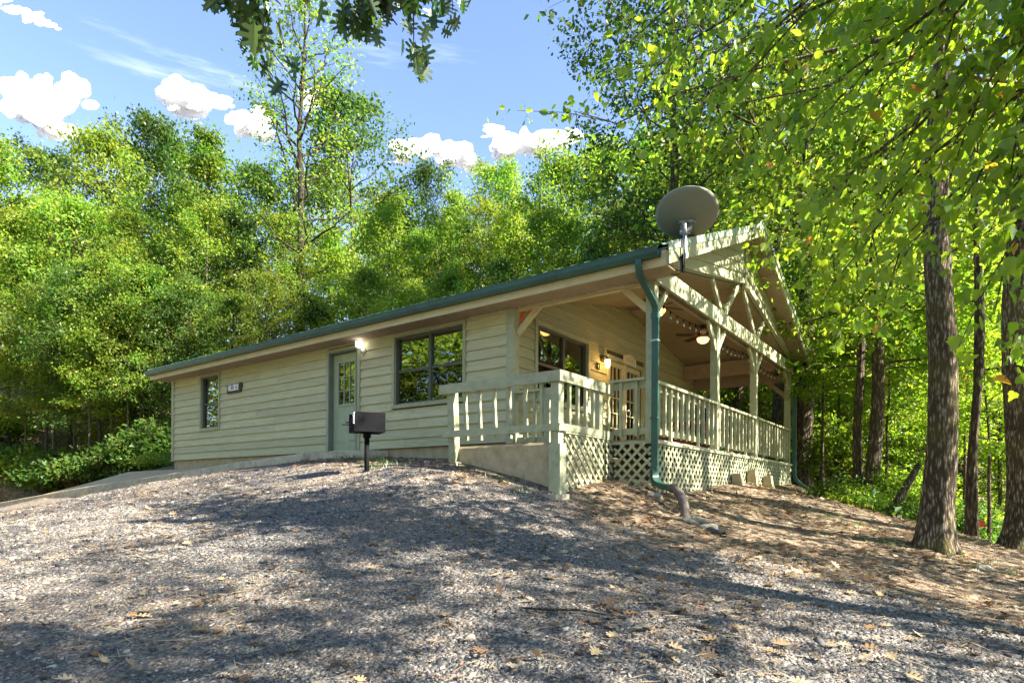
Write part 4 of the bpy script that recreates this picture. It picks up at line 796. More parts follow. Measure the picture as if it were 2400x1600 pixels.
# string lights under the beam
def string_lights():
    t = thing('string_lights', 'string of clear teardrop bulbs strung along the inside of the porch beam', 'string lights', (PX - 0.25, 0, 2.2)); bays = [(0.2, 2.75, 9), (2.9, 5.24, 9), (5.4, 8.25, 9)]
    bm_ = MB().lathe([(0, -0.088), (0.012, -0.084), (0.025, -0.060), (0.022, -0.035), (0.010, -0.012), (0.010, 0.0), (0, 0.0)], 10).mesh('bulb', True)
    w = []
    for (a, b, n) in bays:
        for k in range(n):
            s = (k + 0.5) / n; y = a + (b - a) * s; z = -0.03 - 0.10 * 4 * s * (1 - s); w.append((0, y, z))
            o = link('bulb', bm_, M['bulb'], t, (0, y, z - 0.045)); mk('socket', MB().tube([(0, y, z), (0, y, z - 0.045)], 0.011, 8), M['black'], t)
    mk('wire', MB().tube([(0, 0.1, 0)] + w + [(0, 8.3, 0)], 0.005, 5), M['black'], t)
string_lights()
# white cable clipped under the eave beam, coiled extension cord
cp = smooth([(-0.9, -0.055, 2.20), (-0.3, -0.052, 2.195), (0.05, -0.05, 2.21), (0.7, -0.02, 2.205), (1.3, -0.02, 2.215), (1.9, -0.02, 2.20), (2.3, -0.02, 2.24)], 5)
ct = thing('eave_cable', 'thin pale cable clipped along the eave beam over the porch opening', 'cable', (0, 0, 0)); mk('wire', MB().tube(cp, 0.008, 6), M['cable'], ct, True)
for p in cp[6:-2:5]: mk('clip', MB().box(p.x - 0.008, p.x + 0.008, p.y - 0.012, p.y + 0.012, p.z - 0.012, p.z + 0.014), M['white'], ct)
oc = MB()
for k in range(4):
    oc.tube([(0.12 + 0.012*k + 0.085 * math.cos(a) * (1 + .06*k), 0.14 + 0.014*k, 2.12 + 0.16 * math.sin(a) + 0.10*math.cos(a)) for a in np.linspace(0, 2*math.pi, 22)], 0.010, 6, False)
tag(mk('extension_cord', oc, M['orange'], None, True), 'coiled orange extension cord hung in the corner of the porch', 'cord')
# signs
def text_mesh(o):
    bpy.context.view_layer.update(); me = bpy.data.meshes.new_from_object(o); n = bpy.data.objects.new('tmp', me); COL.objects.link(n); n.parent = o.parent
    n.location = o.location; n.rotation_euler = o.rotation_euler; n.scale = o.scale; nm = o.name; cu = o.data; bpy.data.objects.remove(o); bpy.data.curves.remove(cu); n.name = nm
def signs():
    t = thing('name_sign', 'small dark sign with white lettering HILLSIDE on the siding', 'sign', (-8.48, -0.045, 1.70))
    mk('plaque', MB().prism([(-0.34, 0, -0.115), (0.29, 0, -0.115), (0.35, 0, 0.02), (0.31, 0, 0.115), (-0.34, 0, 0.085)], (0, -0.022, 0)), M['signblack'], t)
    c = bpy.data.curves.new('lettering', 'FONT'); c.body = 'HILLSIDE'; c.size = 0.2; c.align_x = 'CENTER'; c.align_y = 'CENTER'; c.extrude = 0.004; c.offset = 0.005; c.space_character = 0.92; c.shear = 0.0
    o = bpy.data.objects.new('lettering', c); COL.objects.link(o); c.materials.append(M['signwhite']); o.parent = t; o.location = (-0.03, -0.028, 0.005); o.rotation_euler = (R(90), 0, 0); o.scale = (0.68, 1, 1)
    text_mesh(o)
    t = thing('carved_sign', 'tan carved wooden sign with scalloped top over the double doors', 'sign', (0.05, 4.27, 2.09))
    pf = [(-0.30, -0.10), (0.30, -0.10), (0.30, 0.06), (0.20, 0.075), (0.12, 0.115), (0.0, 0.125), (-0.12, 0.115), (-0.20, 0.085), (-0.30, 0.08)]
    mk('plaque', MB().prism([(0, y, z) for (y, z) in pf], (0.025, 0, 0)), M['tanwood'], t)
    for (y, h) in ((-0.20, 0.09), (-0.13, 0.07), (-0.05, 0.10), (0.03, 0.07), (0.10, 0.09), (0.19, 0.08)): mk('carved_mark', MB().box(0.0255, 0.029, y - 0.008, y + 0.008, -0.05, -0.05 + h), M['darkcarve'], t)
    c = bpy.data.curves.new('wall_letters', 'FONT'); c.body = 'XO'; c.size = 0.2; c.extrude = 0.006; c.align_x = 'CENTER'; c.space_character = 0.75
    o = bpy.data.objects.new('wall_letters', c); COL.objects.link(o); c.materials.append(M['black']); o.location = (0.052, 2.83, 1.66); o.rotation_euler = (R(90), 0, R(90)); o.scale = (0.6, 1, 1); text_mesh(o); o = bpy.data.objects['wall_letters']; tag(o, 'black metal letters on the siding under the warm porch lamp', 'letters')
M['darkcarve'] = paint('sign_carving', (0.36, 0.29, 0.18), 0.1, 0.8, None, 0)
signs()
# picnic table on the porch, red stained
def picnic():
    t = thing('picnic_table', 'red stained picnic table standing on the porch behind the railing', 'table', (1.25, 5.3, -0.055))
    for i in range(5): box('top_board', M['redwood'], t, -0.36 + i * 0.147, -0.36 + i * 0.147 + 0.14, -0.9, 0.9, 0.70, 0.74)
    for s in (-1, 1):
        for k in range(2): x = s * (0.55 + 0.15 * k); box('bench_board', M['redwood'], t, x - 0.07, x + 0.07, -0.9, 0.9, 0.40, 0.44)
        for q in (-1, 1): bar('leg', M['redwood'], t, (q * 0.25, s * 0.6, 0.70), (q * 0.62, s * 0.6, 0.0), 0.04, 0.10, up=(0, 1, 0))
    for s in (-1, 1): box('cross_beam', M['redwood'], t, -0.70, 0.70, s * 0.6 + 0.055, s * 0.6 + 0.095, 0.30, 0.399); box('top_cleat', M['redwood'], t, -0.34, 0.34, s * 0.6 + 0.055, s * 0.6 + 0.095, 0.60, 0.699)
picnic()

# ------------------------------------------------------------------ clouds standing over the ridge
def build_clouds():
    from mathutils import noise
    m, nt, N, L = nodes('cloud_white'); out = N.new('ShaderNodeOutputMaterial'); d = N.new('ShaderNodeBsdfDiffuse'); d.inputs[0].default_value = (0.98, 0.98, 0.98, 1); t = N.new('ShaderNodeBsdfTranslucent'); t.inputs[0].default_value = (0.98, 0.98, 0.98, 1)
    mx = N.new('ShaderNodeMixShader'); mx.inputs[0].default_value = 0.66; L.new(d.outputs[0], mx.inputs[1]); L.new(t.outputs[0], mx.inputs[2])
    lw = N.new('ShaderNodeLayerWeight'); lw.inputs[0].default_value = 0.5; tc = N.new('ShaderNodeTexCoord'); n = N.new('ShaderNodeTexNoise'); n.inputs['Scale'].default_value = 0.11; n.inputs['Detail'].default_value = 5; n.inputs['Roughness'].default_value = 0.65; L.new(tc.outputs['Object'], n.inputs['Vector'])
    a1 = N.new('ShaderNodeMath'); a1.operation = 'MULTIPLY_ADD'; L.new(n.outputs['Fac'], a1.inputs[0]); a1.inputs[1].default_value = 0.5; L.new(lw.outputs['Facing'], a1.inputs[2])
    mr = N.new('ShaderNodeMapRange'); mr.interpolation_type = 'SMOOTHSTEP'; mr.inputs['From Min'].default_value = 0.34; mr.inputs['From Max'].default_value = 0.86; L.new(a1.outputs[0], mr.inputs['Value'])
    tr = N.new('ShaderNodeBsdfTransparent'); m3 = N.new('ShaderNodeMixShader'); L.new(mr.outputs[0], m3.inputs[0]); L.new(mx.outputs[0], m3.inputs[1]); L.new(tr.outputs[0], m3.inputs[2]); L.new(m3.outputs[0], out.inputs[0])
    import bmesh
    bm = bmesh.new(); bmesh.ops.create_icosphere(bm, subdivisions=3, radius=1); bm.verts.ensure_lookup_table()
    SV = np.array([v.co[:] for v in bm.verts]); SF = np.array([[v.index for v in f.verts] for f in bm.faces]); bm.free()
    B = 900.0; k = B / FPX
    spec = [('big white cumulus cloud at the left edge of the sky', [(100, 232, 92, 52), (40, 262, 40, 34), (160, 215, 50, 40), (75, 215, 50, 42), (110, 275, 70, 40), (125, 295, 48, 30)]),
            ('two-headed white cumulus cloud behind the treetops left of the tall bare tree', [(432, 208, 48, 34), (400, 228, 34, 26), (470, 232, 40, 24), (520, 232, 34, 16), (430, 245, 60, 24)]),
            ('low round white cloud just left of the tall bare tree', [(588, 282, 42, 32), (560, 290, 30, 26), (612, 300, 30, 24)]),
            ('small white cloud behind the trunk of the tall bare tree', [(735, 225, 34, 22), (715, 235, 26, 16)]),
            ('wide low white cloud bank above the middle of the cabin roof', [(1000, 335, 56, 26), (1050, 350, 50, 26), (960, 348, 46, 28), (1080, 362, 50, 22), (1110, 372, 40, 20)]),
            ('white cloud head above the roof beside the oak foliage', [(1200, 338, 46, 30), (1240, 325, 40, 32), (1290, 318, 60, 34), (1170, 350, 30, 22)]),
            ('small flat white puff high over the cloud bank', [(1160, 299, 30, 7), (1145, 302, 22, 6)]),
            ('flat torn white cloud in the upper left corner of the sky', [(30, 20, 34, 14), (75, 38, 36, 13), (108, 48, 22, 8), (5, 8, 30, 14)])]
    for label, lobes in spec:
        V = []; F = []; o = 0
        for (u, v, w, h) in lobes:
            for q in range(12 if h > 20 else 7):
                uu = u + rnd.uniform(-.75, .75) * w * (q > 0); vv = v + rnd.uniform(-.6, .35) * h * (q > 0); sw = w * (0.95 if q == 0 else rnd.uniform(.28, .7)); sh = h * (0.9 if q == 0 else rnd.uniform(.38, .75))
                c = CAM + RT * ((uu - 1200) * k) + FW * (B + rnd.uniform(-8, 8) * 2) + Vector((0, 0, (HY - vv - 12) * k)); P = SV.copy()
                seed = Vector((rnd.uniform(0, 50), rnd.uniform(0, 50), rnd.uniform(0, 50)))
                f = h / max(w, h)
                dsp = np.array([noise.fractal(Vector((p[0] * 1.6, p[1] * 1.6, p[2] * 1.6)) + seed, 0.75, 2.1, 5) for p in P]); P = P * (1 + 0.24 * np.abs(dsp)[:, None] + 0.08 * dsp[:, None])
                P = P * np.array([[sw, (sw + sh) * 0.35, sh]]) * k * 0.74
                R3 = np.array([[RT.x, FW.x, 0], [RT.y, FW.y, 0], [0, 0, 1]]); P = P @ R3.T + np.array(c[:])
                V.append(P); F.append(SF + o); o += len(P)
        F = np.concatenate(F); me = mesh_np('cloud', np.concatenate(V), F.ravel(), np.full(len(F), 3), True); tag(link('cloud', me, m), label, 'cloud', 'cumulus clouds')
build_clouds()

# ------------------------------------------------------------------ vegetation
def norm(a): return a / np.maximum(np.linalg.norm(a, axis=-1, keepdims=True), 1e-9)
T_DIAMOND = (np.array([(0,0,0),(.30,.42,.07),(0,1,0),(-.30,.42,.07)], float), [(0,1,2),(0,2,3)])
T_OVATE = (np.array([(0,0,0),(.22,.16,.05),(.30,.42,.07),(.16,.75,.02),(0,1,-.05),(-.16,.75,.02),(-.30,.42,.07),(-.22,.16,.05)], float), [(0,1,2,3,4),(0,4,5,6,7)])
def half_mirror(half, zf):
    V = []; H = []
    for (x, y) in half: V.append((x, y, zf(x, y)))
    n = len(half); left = [(-x, y, zf(x, y)) for (x, y) in half if x > 1e-6]
    idx_l = []; j = 0
    for i, (x, y) in enumerate(half):
        if x > 1e-6: idx_l.append(n + j); j += 1
        else: idx_l.append(i)
    return np.array(V + left, float), [tuple(range(n)), tuple(idx_l[::-1])]
T_MAPLE = half_mirror([(0,0),(.16,-.06),(.36,.02),(.48,.20),(.38,.24),(.50,.42),(.34,.46),(.24,.58),(.14,.78),(0,1.0)], lambda x, y: .42*x*(1-.6*x) - .32*(y-.4)**2)
T_OAK = half_mirror([(0,-.12),(.012,0),(.10,.10),(.30,.05),(.40,.12),(.33,.20),(.15,.27),(.17,.35),(.44,.32),(.55,.44),(.44,.49),(.17,.50),(.18,.58),(.37,.63),(.42,.75),(.31,.75),(.15,.71),(.14,.82),(.22,.93),(.08,.92),(0,1.05)], lambda x, y: .25*abs(x) - .15*(y-.5)**2)
T_OAKDRY = half_mirror([(0,0),(.035,.02),(.06,.16),(.28,.12),(.30,.22),(.10,.30),(.40,.38),(.40,.50),(.12,.52),(.32,.68),(.26,.78),(.10,.74),(.10,.90),(0,1.0)], lambda x, y: .55*abs(x)**1.3 + .18*abs(y-.45))
def leaves_mesh(name, pos, nrm, dirn, size, tmpl, jitter=0.15, rg=rng):
    """pos (n,3); nrm leaf normal; dirn leaf axis; size (n,)"""
    V, F = tmpl; n = len(pos); d = norm(dirn); nn = norm(nrm - d * (nrm * d).sum(-1, keepdims=True)); s = np.cross(d, nn)
    W = 1 + rg.uniform(-jitter, jitter, (n, 1))
    P = pos[:, None, :] + size[:, None, None] * (V[None, :, 0:1] * W[:, :, None] * s[:, None, :] + V[None, :, 1:2] * d[:, None, :] + V[None, :, 2:3] * nn[:, None, :])
    k = len(V); off = (np.arange(n) * k)[:, None]; fl = np.concatenate([np.array(f) for f in F]); sz = np.array([len(f) for f in F])
    return mesh_np(name, P.reshape(-1, 3), (off + fl[None]).ravel(), np.tile(sz, n))
def cluster(rg, cen, per, sig, flat=0.5):
    n = len(cen); idx = np.repeat(np.arange(n), per); o = rg.normal(0, 1, (len(idx), 3)) * sig; o[:, 2] *= flat; o *= (0.55 + 0.75 * rg.uniform(0, 1, (len(idx), 1))); return cen[idx] + o
def orient(rg, n, out, upw=0.55, outw=0.45, rw=0.75, droop=0.5):
    nr = norm(np.array([0, 0, upw]) + out * outw + rg.normal(0, rw, (n, 3))); d = norm(rg.normal(0, 1, (n, 3)) + out * 0.6 + np.array([0, 0, -droop])); return nr, d

def grow(seed, H, Rad, cb, nprim, nsec, per, lsize, sig, prof, up=(0.75, 0.35), tr=0.16, sides=8, tmpl=T_DIAMOND, droop=0.5, bend=0.5, zdrop=0.0, ncl=3, twigs=True):
    """a tree in local coordinates: (trunk MB, leaf mesh arrays). cb: crown base as share of H."""
    rg = np.random.default_rng(seed); tb = MB(); n = 9
    tp = [Vector((0, 0, -0.4))]; sway = rg.normal(0, 1, 2) * bend
    for i in range(1, n + 1):
        t = i / n; tp.append(Vector((sway[0] * t * t * 0.6 + rg.normal(0, 0.05) * t, sway[1] * t * t * 0.6 + rg.normal(0, 0.05) * t, H * 0.97 * t)))
    def rad(t): return tr * (1 - 0.92 * t) + tr * 0.5 * math.exp(-t * H / 0.35)
    tb.tube(tp, [rad(max(0, i / n)) for i in range(n + 1)], sides)
    def on(t):
        f = max(0, min(t, 0.999)) * n; i = int(f); return tp[i].lerp(tp[i + 1], f - i)
    cen = []
    for i in range(nprim):
        t = (i + rg.uniform(0, 1)) / nprim; th = cb + (0.97 - cb) * t; a = i * 2.39996 + rg.normal(0, 0.35); L = Rad * prof(t) * rg.uniform(0.72, 1.15)
        if L < 0.15: L = 0.15
        el = up[1] + (up[0] - up[1]) * t + rg.normal(0, 0.12); h = Vector((math.cos(a), math.sin(a), 0)); p = on(th); pts = [p]
        m = 5; e = el
        for q in range(m):
            e2 = e - zdrop * (q / m); pts.append(pts[-1] + (h * math.cos(e2) + Vector((0, 0, math.sin(e2)))) * (L / m) + Vector(rg.normal(0, 0.04 * L, 3))); e = el + 0.08 * q
        r0 = min(rad(th) * 0.6, 0.012 + 0.016 * L); tb.tube(pts, [r0 * (1 - 0.8 * q / m) for q in range(m + 1)], 5, False)
        for j in range(nsec):
            s = 0.25 + 0.75 * (j + rg.uniform(0, 1)) / nsec; f = s * m; ii = min(int(f), m - 1); b = pts[ii].lerp(pts[ii + 1], f - ii)
            a2 = a + rg.choice((-1, 1)) * rg.uniform(0.4, 1.3); l2 = L * rg.uniform(0.22, 0.42) * (1.15 - 0.5 * s) + 0.15; e3 = el * 0.6 + rg.normal(0, 0.35)
            dv = Vector((math.cos(a2) * math.cos(e3), math.sin(a2) * math.cos(e3), math.sin(e3))); en = b + dv * l2
            if twigs: tb.tube([b, b.lerp(en, .5) + Vector((0, 0, 0.04 * l2)), en], [r0 * 0.32, r0 * 0.22, 0.004], 3, False)
            for q in range(ncl): cen.append(b.lerp(en, (q + 1) / ncl))
        cen.append(pts[-1]); cen.append(pts[-2])
    cen = np.array([c[:] for c in cen]); P = cluster(rg, cen, per, sig); axis = np.array([on(min(max((z / H), 0), 1))[:] for z in np.linspace(0, H, 20)])
    iz = np.clip((P[:, 2] / H * 19).astype(int), 0, 19); out = P - axis[iz]; out[:, 2] *= 0.3; out = norm(out); nr, d = orient(rg, len(P), out, droop=droop)
    sz = lsize * rg.uniform(0.6, 1.35, len(P))
    return tb, (P, nr, d, sz, tmpl)
def tree_meshes(name, *a, **k):
    tb, lv = grow(*a, **k); return tb.mesh(name + '_trunk', True), leaves_mesh(name + '_crown', *lv)
def plant(name, meshes, barkm, leafm, label, cat, loc, rz, sc, group=None):
    t = thing(name, label, cat, loc, rz, group); t.scale = (sc[0], sc[0], sc[1]) if isinstance(sc, tuple) else (sc, sc, sc)
    for nm, me, mm in (('trunk', meshes[0], barkm), ('crown', meshes[1], leafm)):
        if me is None: continue
        q = link(nm, me, None, t)
        if not me.materials: me.materials.append(mm)
        q.material_slots[0].link = 'OBJECT'; q.material_slots[0].material = mm
    return t
full = lambda t: (0.55 + 0.75 * math.sin(math.pi * min(1, t * 0.62 + 0.18))) * (1 - t ** 3.2) * 0.95 + 0.05
cone = lambda t: 0.95 * (1 - t) ** 0.75 + 0.08
tall = lambda t: 0.35 + 0.75 * math.sin(math.pi * (t * 0.85 + 0.08)) if t < 0.93 else 0.25
FT = {}
FT['a'] = tree_meshes('broad_tree', 11, 12, 3.3, 0.10, 44, 5, 30, 0.155, 0.31, full, (0.95, 0.25), 0.13, ncl=2)
FT['b'] = tree_meshes('broad_tree', 12, 12, 2.8, 0.06, 46, 5, 30, 0.145, 0.28, cone, (0.8, 0.1), 0.12, ncl=2)
FT['c'] = tree_meshes('broad_tree', 13, 12, 2.9, 0.16, 42, 5, 32, 0.15, 0.30, tall, (0.9, 0.2), 0.14, ncl=2)
FT['d'] = tree_meshes('broad_tree', 14, 12, 3.6, 0.08, 42, 5, 30, 0.17, 0.34, full, (0.7, 0.05), 0.12, droop=0.9, ncl=2)
FT['e'] = tree_meshes('broad_tree', 15, 12, 2.5, 0.22, 36, 4, 28, 0.15, 0.28, tall, (1.0, 0.4), 0.12, ncl=2)
FT['h'] = tree_meshes('high_tree', 17, 12, 3.2, 0.30, 40, 5, 32, 0.15, 0.31, full, (0.8, 0.05), 0.12, ncl=2)
FT['p'] = tree_meshes('pole_tree', 18, 12, 1.7, 0.42, 26, 4, 26, 0.14, 0.26, tall, (0.9, 0.2), 0.075, ncl=2)
FT['s'] = tree_meshes('open_tree', 16, 12, 3.6, 0.25, 26, 5, 16, 0.15, 0.26, tall, (0.9, 0.2), 0.13, ncl=2)
print('forest leaf tris', sum(len(v[1].polygons) for v in FT.values()))
GA = 'trees on the wooded slope behind the cabin'
# column, distance, photo row of the treetop, kind, leaf, width factor, label
FOREST = [
 # back row (skyline)
 (-40, 33, 250, 'a', 'A', 1.1, 'tall green tree standing on the skyline at the very left edge'), (75, 35, 262, 'c', 'C', 1.0, 'dark green skyline tree right of the big left cloud'), (255, 33, 228, 'a', 'B', 1.0, 'yellow-green round-headed skyline tree right of the big left cloud'),
 (352, 36, 232, 'c', 'C', 1.0, 'dark narrow skyline tree in front of the two-headed cloud'), (412, 37, 262, 'a', 'A', .9, 'green skyline tree between the two narrow ones under the two-headed cloud'), (492, 33, 216, 'b', 'A', 1.0, 'pointed green skyline tree left of the tall bare tree'),
 (585, 37, 315, 'a', 'C', 1.0, 'dark low skyline tree at the foot of the tall bare tree, left of its trunk'), (775, 38, 300, 'd', 'B', 1.0, 'yellow-green tree close behind the trunk of the tall bare tree'), (835, 36, 170, 'c', 'C', 1.05, 'tall dark oak-like tree right of the tall bare tree'),
 (920, 38, 395, 'a', 'B', .9, 'low yellow-green tree in the skyline gap right of the tall dark tree'), (1010, 36, 322, 'e', 'C', .8, 'thin dark tree poking above the skyline before the cloud bank'), (1075, 37, 375, 'b', 'B', .9, 'yellow-green pointed tree below the cloud bank'), (1140, 34, 308, 'c', 'A', .85, 'narrow green tree rising right of the cloud bank'),
 (1215, 36, 395, 'a', 'C', .9, 'dark low tree under the right-hand cloud head'), (1310, 32, 285, 'a', 'A', 1.0, 'broad green tree on the skyline left of the dark oak foliage'), (1410, 34, 270, 'd', 'B', 1.0, 'yellow-green tree half hidden by the dark oak foliage'),
 (-60, 44, 430, 'b', 'C', 1.6, 'far dark tree at the left edge, low between the nearer ones'), (45, 43, 400, 'b', 'A', 1.6, 'far green tree seen low between the left edge trees'), (145, 42, 420, 'b', 'C', 1.6, 'far dark tree seen low behind the bare lower trunks'), (255, 41, 430, 'b', 'C', 1.6, 'far dark tree low behind the cabin corner'),
 # middle row
 (20, 30, 420, 'h', 'B', 1.1, 'pale yellow-green tree at the left edge, middle of the slope'), (165, 29, 380, 'h', 'A', 1.1, 'green tree midway down the slope below the big left cloud'), (300, 27, 400, 'b', 'B', 1.0, 'yellow-green pointed tree midway down the slope above the eave tip'),
 (420, 28, 390, 'd', 'A', 1.0, 'green tree midway down the slope above the small window'), (545, 27, 430, 'a', 'C', .95, 'dark tree midway down the slope above the name sign'), (640, 29, 430, 'c', 'B', .9, 'yellow-green tree midway down the slope left of the bare tree trunk'), (765, 28, 470, 'b', 'A', 1.0, 'green tree midway down the slope above the side door'),
 (880, 29, 450, 'a', 'B', 1.0, 'yellow-green tree midway down the slope above the wide twin window'), (985, 27, 470, 'd', 'A', 1.0, 'green drooping tree midway down the slope right of the twin window'), (1100, 28, 450, 'a', 'C', .95, 'dark tree midway down the slope above the landing railing'),
 (1215, 27, 470, 'c', 'B', .9, 'yellow-green tree midway down the slope above the porch wall corner'), (1330, 26, 440, 'd', 'A', 1.0, 'green tree midway down the slope left of the satellite dish'), (1450, 27, 420, 'a', 'B', 1.0, 'yellow-green tree just left of the satellite dish'),
 # front row
 (-30, 29, 470, 'd', 'B', .9, 'bright drooping tree at the left edge beside the walk'), (110, 27, 600, 'h', 'B', 1.0, 'bright yellow-green small tree over the shrubs by the walk'), (235, 25.5, 560, 'h', 'C', .9, 'dark tree with bare lower trunk behind the shrubs'), (330, 24.5, 560, 'h', 'A', .9, 'small green tree behind the far corner of the cabin'),
 (440, 24, 600, 'a', 'C', .8, 'small dark tree close behind the roof above the small window'), (540, 23.5, 640, 'd', 'A', .7, 'small green tree close behind the roof above the name sign'), (640, 23, 600, 'c', 'B', .7, 'small yellow-green tree close behind the roof left of the side door'), (750, 23.5, 640, 'b', 'C', .8, 'small dark tree close behind the roof above the door lamp'),
 (850, 23, 580, 'a', 'A', .8, 'small green tree close behind the roof right of the door lamp'), (960, 22.5, 590, 'd', 'B', .8, 'small yellow-green tree close behind the roof over the twin window'), (1070, 22, 570, 'a', 'A', .8, 'small green tree close behind the roof over the landing'), (1180, 22, 540, 'b', 'C', .8, 'small dark tree close behind the roof over the porch wall corner'),
 (1290, 21, 520, 'd', 'B', .8, 'small yellow-green tree close behind the roof left of the downspout'), (1400, 21, 500, 'a', 'C', .8, 'small dark tree close behind the roof near the satellite dish')]
def forest():
    for (px, b, py, kd, lf, wf, lab) in FOREST:
        x, y = spot(px, b); z = gz(x, y); top = at(px, py, b).z; h = max(top - z, 3.0); s = h / 13.2
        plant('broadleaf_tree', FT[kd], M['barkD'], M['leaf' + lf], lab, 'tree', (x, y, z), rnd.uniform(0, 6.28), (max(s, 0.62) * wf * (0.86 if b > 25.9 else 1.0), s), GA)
forest()
POLES = [(60, 27.5, 700, 'slim pale-trunked tree at the left edge behind the feathery bush'), (125, 25.5, 650, 'slim pale tree behind the rounded dark shrub'), (175, 26.5, 560, 'slim pale tree over the dense dark shrub'), (210, 24.5, 690, 'short slim tree left of the forked pale trunks'), (262, 25.2, 520, 'slim pale tree in the dark gap left of the cabin'), (300, 24.0, 640, 'slim pale leaning tree near the cabin corner'), (352, 24.5, 560, 'slim pale tree right behind the cabin corner'), (385, 26, 480, 'slim tree just over the far eave tip'),
         (480, 25, 430, 'slim straight tree above the name sign'), (700, 24, 560, 'slim tree at the foot of the tall sparse tree'), (905, 25, 420, 'slim tree above the twin window, left one'), (1035, 24.5, 450, 'slim tree above the twin window, right one'), (1150, 25, 400, 'slim tree above the porch wall'), (1265, 24, 420, 'slim tree left of the satellite dish')]
for (px, b, py, lab) in POLES:
    x, y = spot(px, b); z = gz(x, y); s = max(at(px, py, b).z - z, 3.0) / 13.0; plant('young_tree', FT['p'], M['barkP'], M['leafA' if px % 2 else 'leafB'], lab, 'tree', (x, y, z), px * 0.37, (max(s, .7), s), 'slim young trees along the edge of the wood')

# big trees on the bank beside the porch ------------------------------------------------
def big_trunk(name_seed, H, r, lean, flare=1.9, sides=40, knots=()):
    """a furrowed bole with root flare"""
    rg = np.random.default_rng(name_seed); rings = 46; V = []; F = []; ph = rg.uniform(0, 6.28, 8)
    for i in range(rings):
        t = (i / (rings - 1)) ** 1.5; z = -0.35 + (H + 0.35) * t; rr = r * (1 - 0.62 * t) * (1 + (flare - 1) * math.exp(-(z + 0.15) / 0.28)); cx = lean[0] * t * H + 0.06 * math.sin(1.1 * z + ph[0]); cy = lean[1] * t * H + 0.06 * math.sin(0.9 * z + ph[1])
        for k in range(sides):
            a = 2 * math.pi * k / sides; lob = 0.16 * math.exp(-(z + 0.1) / 0.32) * math.cos(5 * a + ph[2]) + 0.035 * math.sin(3 * a + ph[3] + 0.5 * z) + 0.022 * math.sin(11 * a + ph[4] + 2.0 * z) + 0.02 * rg.normal()
            V.append((cx + rr * (1 + lob) * math.cos(a), cy + rr * (1 + lob) * math.sin(a), z))
    for i in range(rings - 1):
        for k in range(sides): F.append((i*sides+k, i*sides+(k+1) % sides, (i+1)*sides+(k+1) % sides, (i+1)*sides+k))
    return MB().add(V, F)
def tree_with_bole(name, seed, loc, H, r, lean, cb, Rad, nprim, nsec, per, lsize, sig, label, bark, leafm, up=(0.8, 0.1), tmpl=T_OVATE, prof=full, zdrop=0.0, extra=(), droop=0.6):
    t = thing(name, label, 'tree', loc); tb = big_trunk(seed, H * 0.8, r, lean)
    br, lv = grow(seed + 1, H, Rad, cb, nprim, nsec, per, lsize, sig, prof, up, r * 0.5, 6, tmpl, droop, 0.0, zdrop)
    # move the branch skeleton onto the leaning bole
    sh = lambda z: Vector((lean[0] * min(max(z, 0), H * .8), lean[1] * min(max(z, 0), H * .8), 0))
    br.v = [tuple(Vector(v) + sh(v[2])) for v in br.v]; P = lv[0]; zz = np.clip(P[:, 2], 0, H * .8); P[:, 0] += lean[0] * zz; P[:, 1] += lean[1] * zz
    tb.add(br.v, br.f); mk('trunk', tb, bark, t, True); link('crown', leaves_mesh('crown', *lv), leafm, t); return t
xa, ya = spot(2195, 7.8); za = gz(xa, ya)
tree_with_bole('oak_tree', 101, (xa, ya, za), 15, 0.178, (0.009, 0.005), 0.36, 4.2, 30, 8, 9, 0.125, 0.24, 'thick furrowed oak trunk on the bank with spreading branches', M['barkA'], M['leafN'], (0.9, -0.05))
xb, yb = spot(2392, 9.0); tree_with_bole('oak_tree', 111, (xb, yb, gz(xb, yb)), 16, 0.21, (0.004, 0.0), 0.38, 4.4, 30, 8, 8, 0.125, 0.26, 'furrowed oak trunk at the right edge of the photo', M['barkA'], M['leafB'], (0.9, 0.0))
xc, yc = spot(2288, 10.2); tree_with_bole('young_tree', 121, (xc, yc, gz(xc, yc)), 11, 0.075, (0.0, 0.004), 0.34, 2.4, 24, 7, 10, 0.12, 0.22, 'slender straight tree between the two thick oak trunks', M['barkD'], M['leafN'], (0.9, 0.1))
xd, yd = spot(1888, 16.6); tree_with_bole('oak_tree', 131, (xd, yd, gz(xd, yd)), 18, 0.24, (-0.006, 0.0), 0.26, 6.0, 40, 10, 12, 0.165, 0.30, 'tall dark oak rising behind the rear porch post', M['barkD'], M['leafC'], (0.95, 0.0), T_DIAMOND)
for (px, b, h, r, lab) in ((1730, 23, 15, 0.17, 'grey trunked tree seen through the porch between its middle posts'), (1822, 19, 14, 0.19, 'dark trunked tree seen through the porch beside its last post')):
    x, y = spot(px, b); tree_with_bole('forest_tree', int(px), (x, y, gz(x, y)), h, r, (0, 0), 0.30, 3.8, 30, 8, 14, 0.17, 0.30, lab, M['barkD'], M['leafB'], (0.9, 0.1), T_DIAMOND)
x, y = spot(2046, 13.6); tree_with_bole('forest_tree', 141, (x, y, gz(x, y)), 12, 0.16, (0.012, 0.02), 0.30, 3.2, 28, 8, 14, 0.16, 0.28, 'dark crooked trunk on the slope left of the thick oak', M['barkD'], M['leafB'], (0.8, 0.0), T_DIAMOND)
x, y = spot(2022, 13.9); tree_with_bole('forest_tree', 151, (x, y, gz(x, y)), 9, 0.11, (-0.02, 0.02), 0.34, 2.6, 22, 7, 12, 0.16, 0.26, 'thinner dark trunk leaning away from the crooked one', M['barkD'], M['leafA'], (0.8, 0.1), T_DIAMOND)
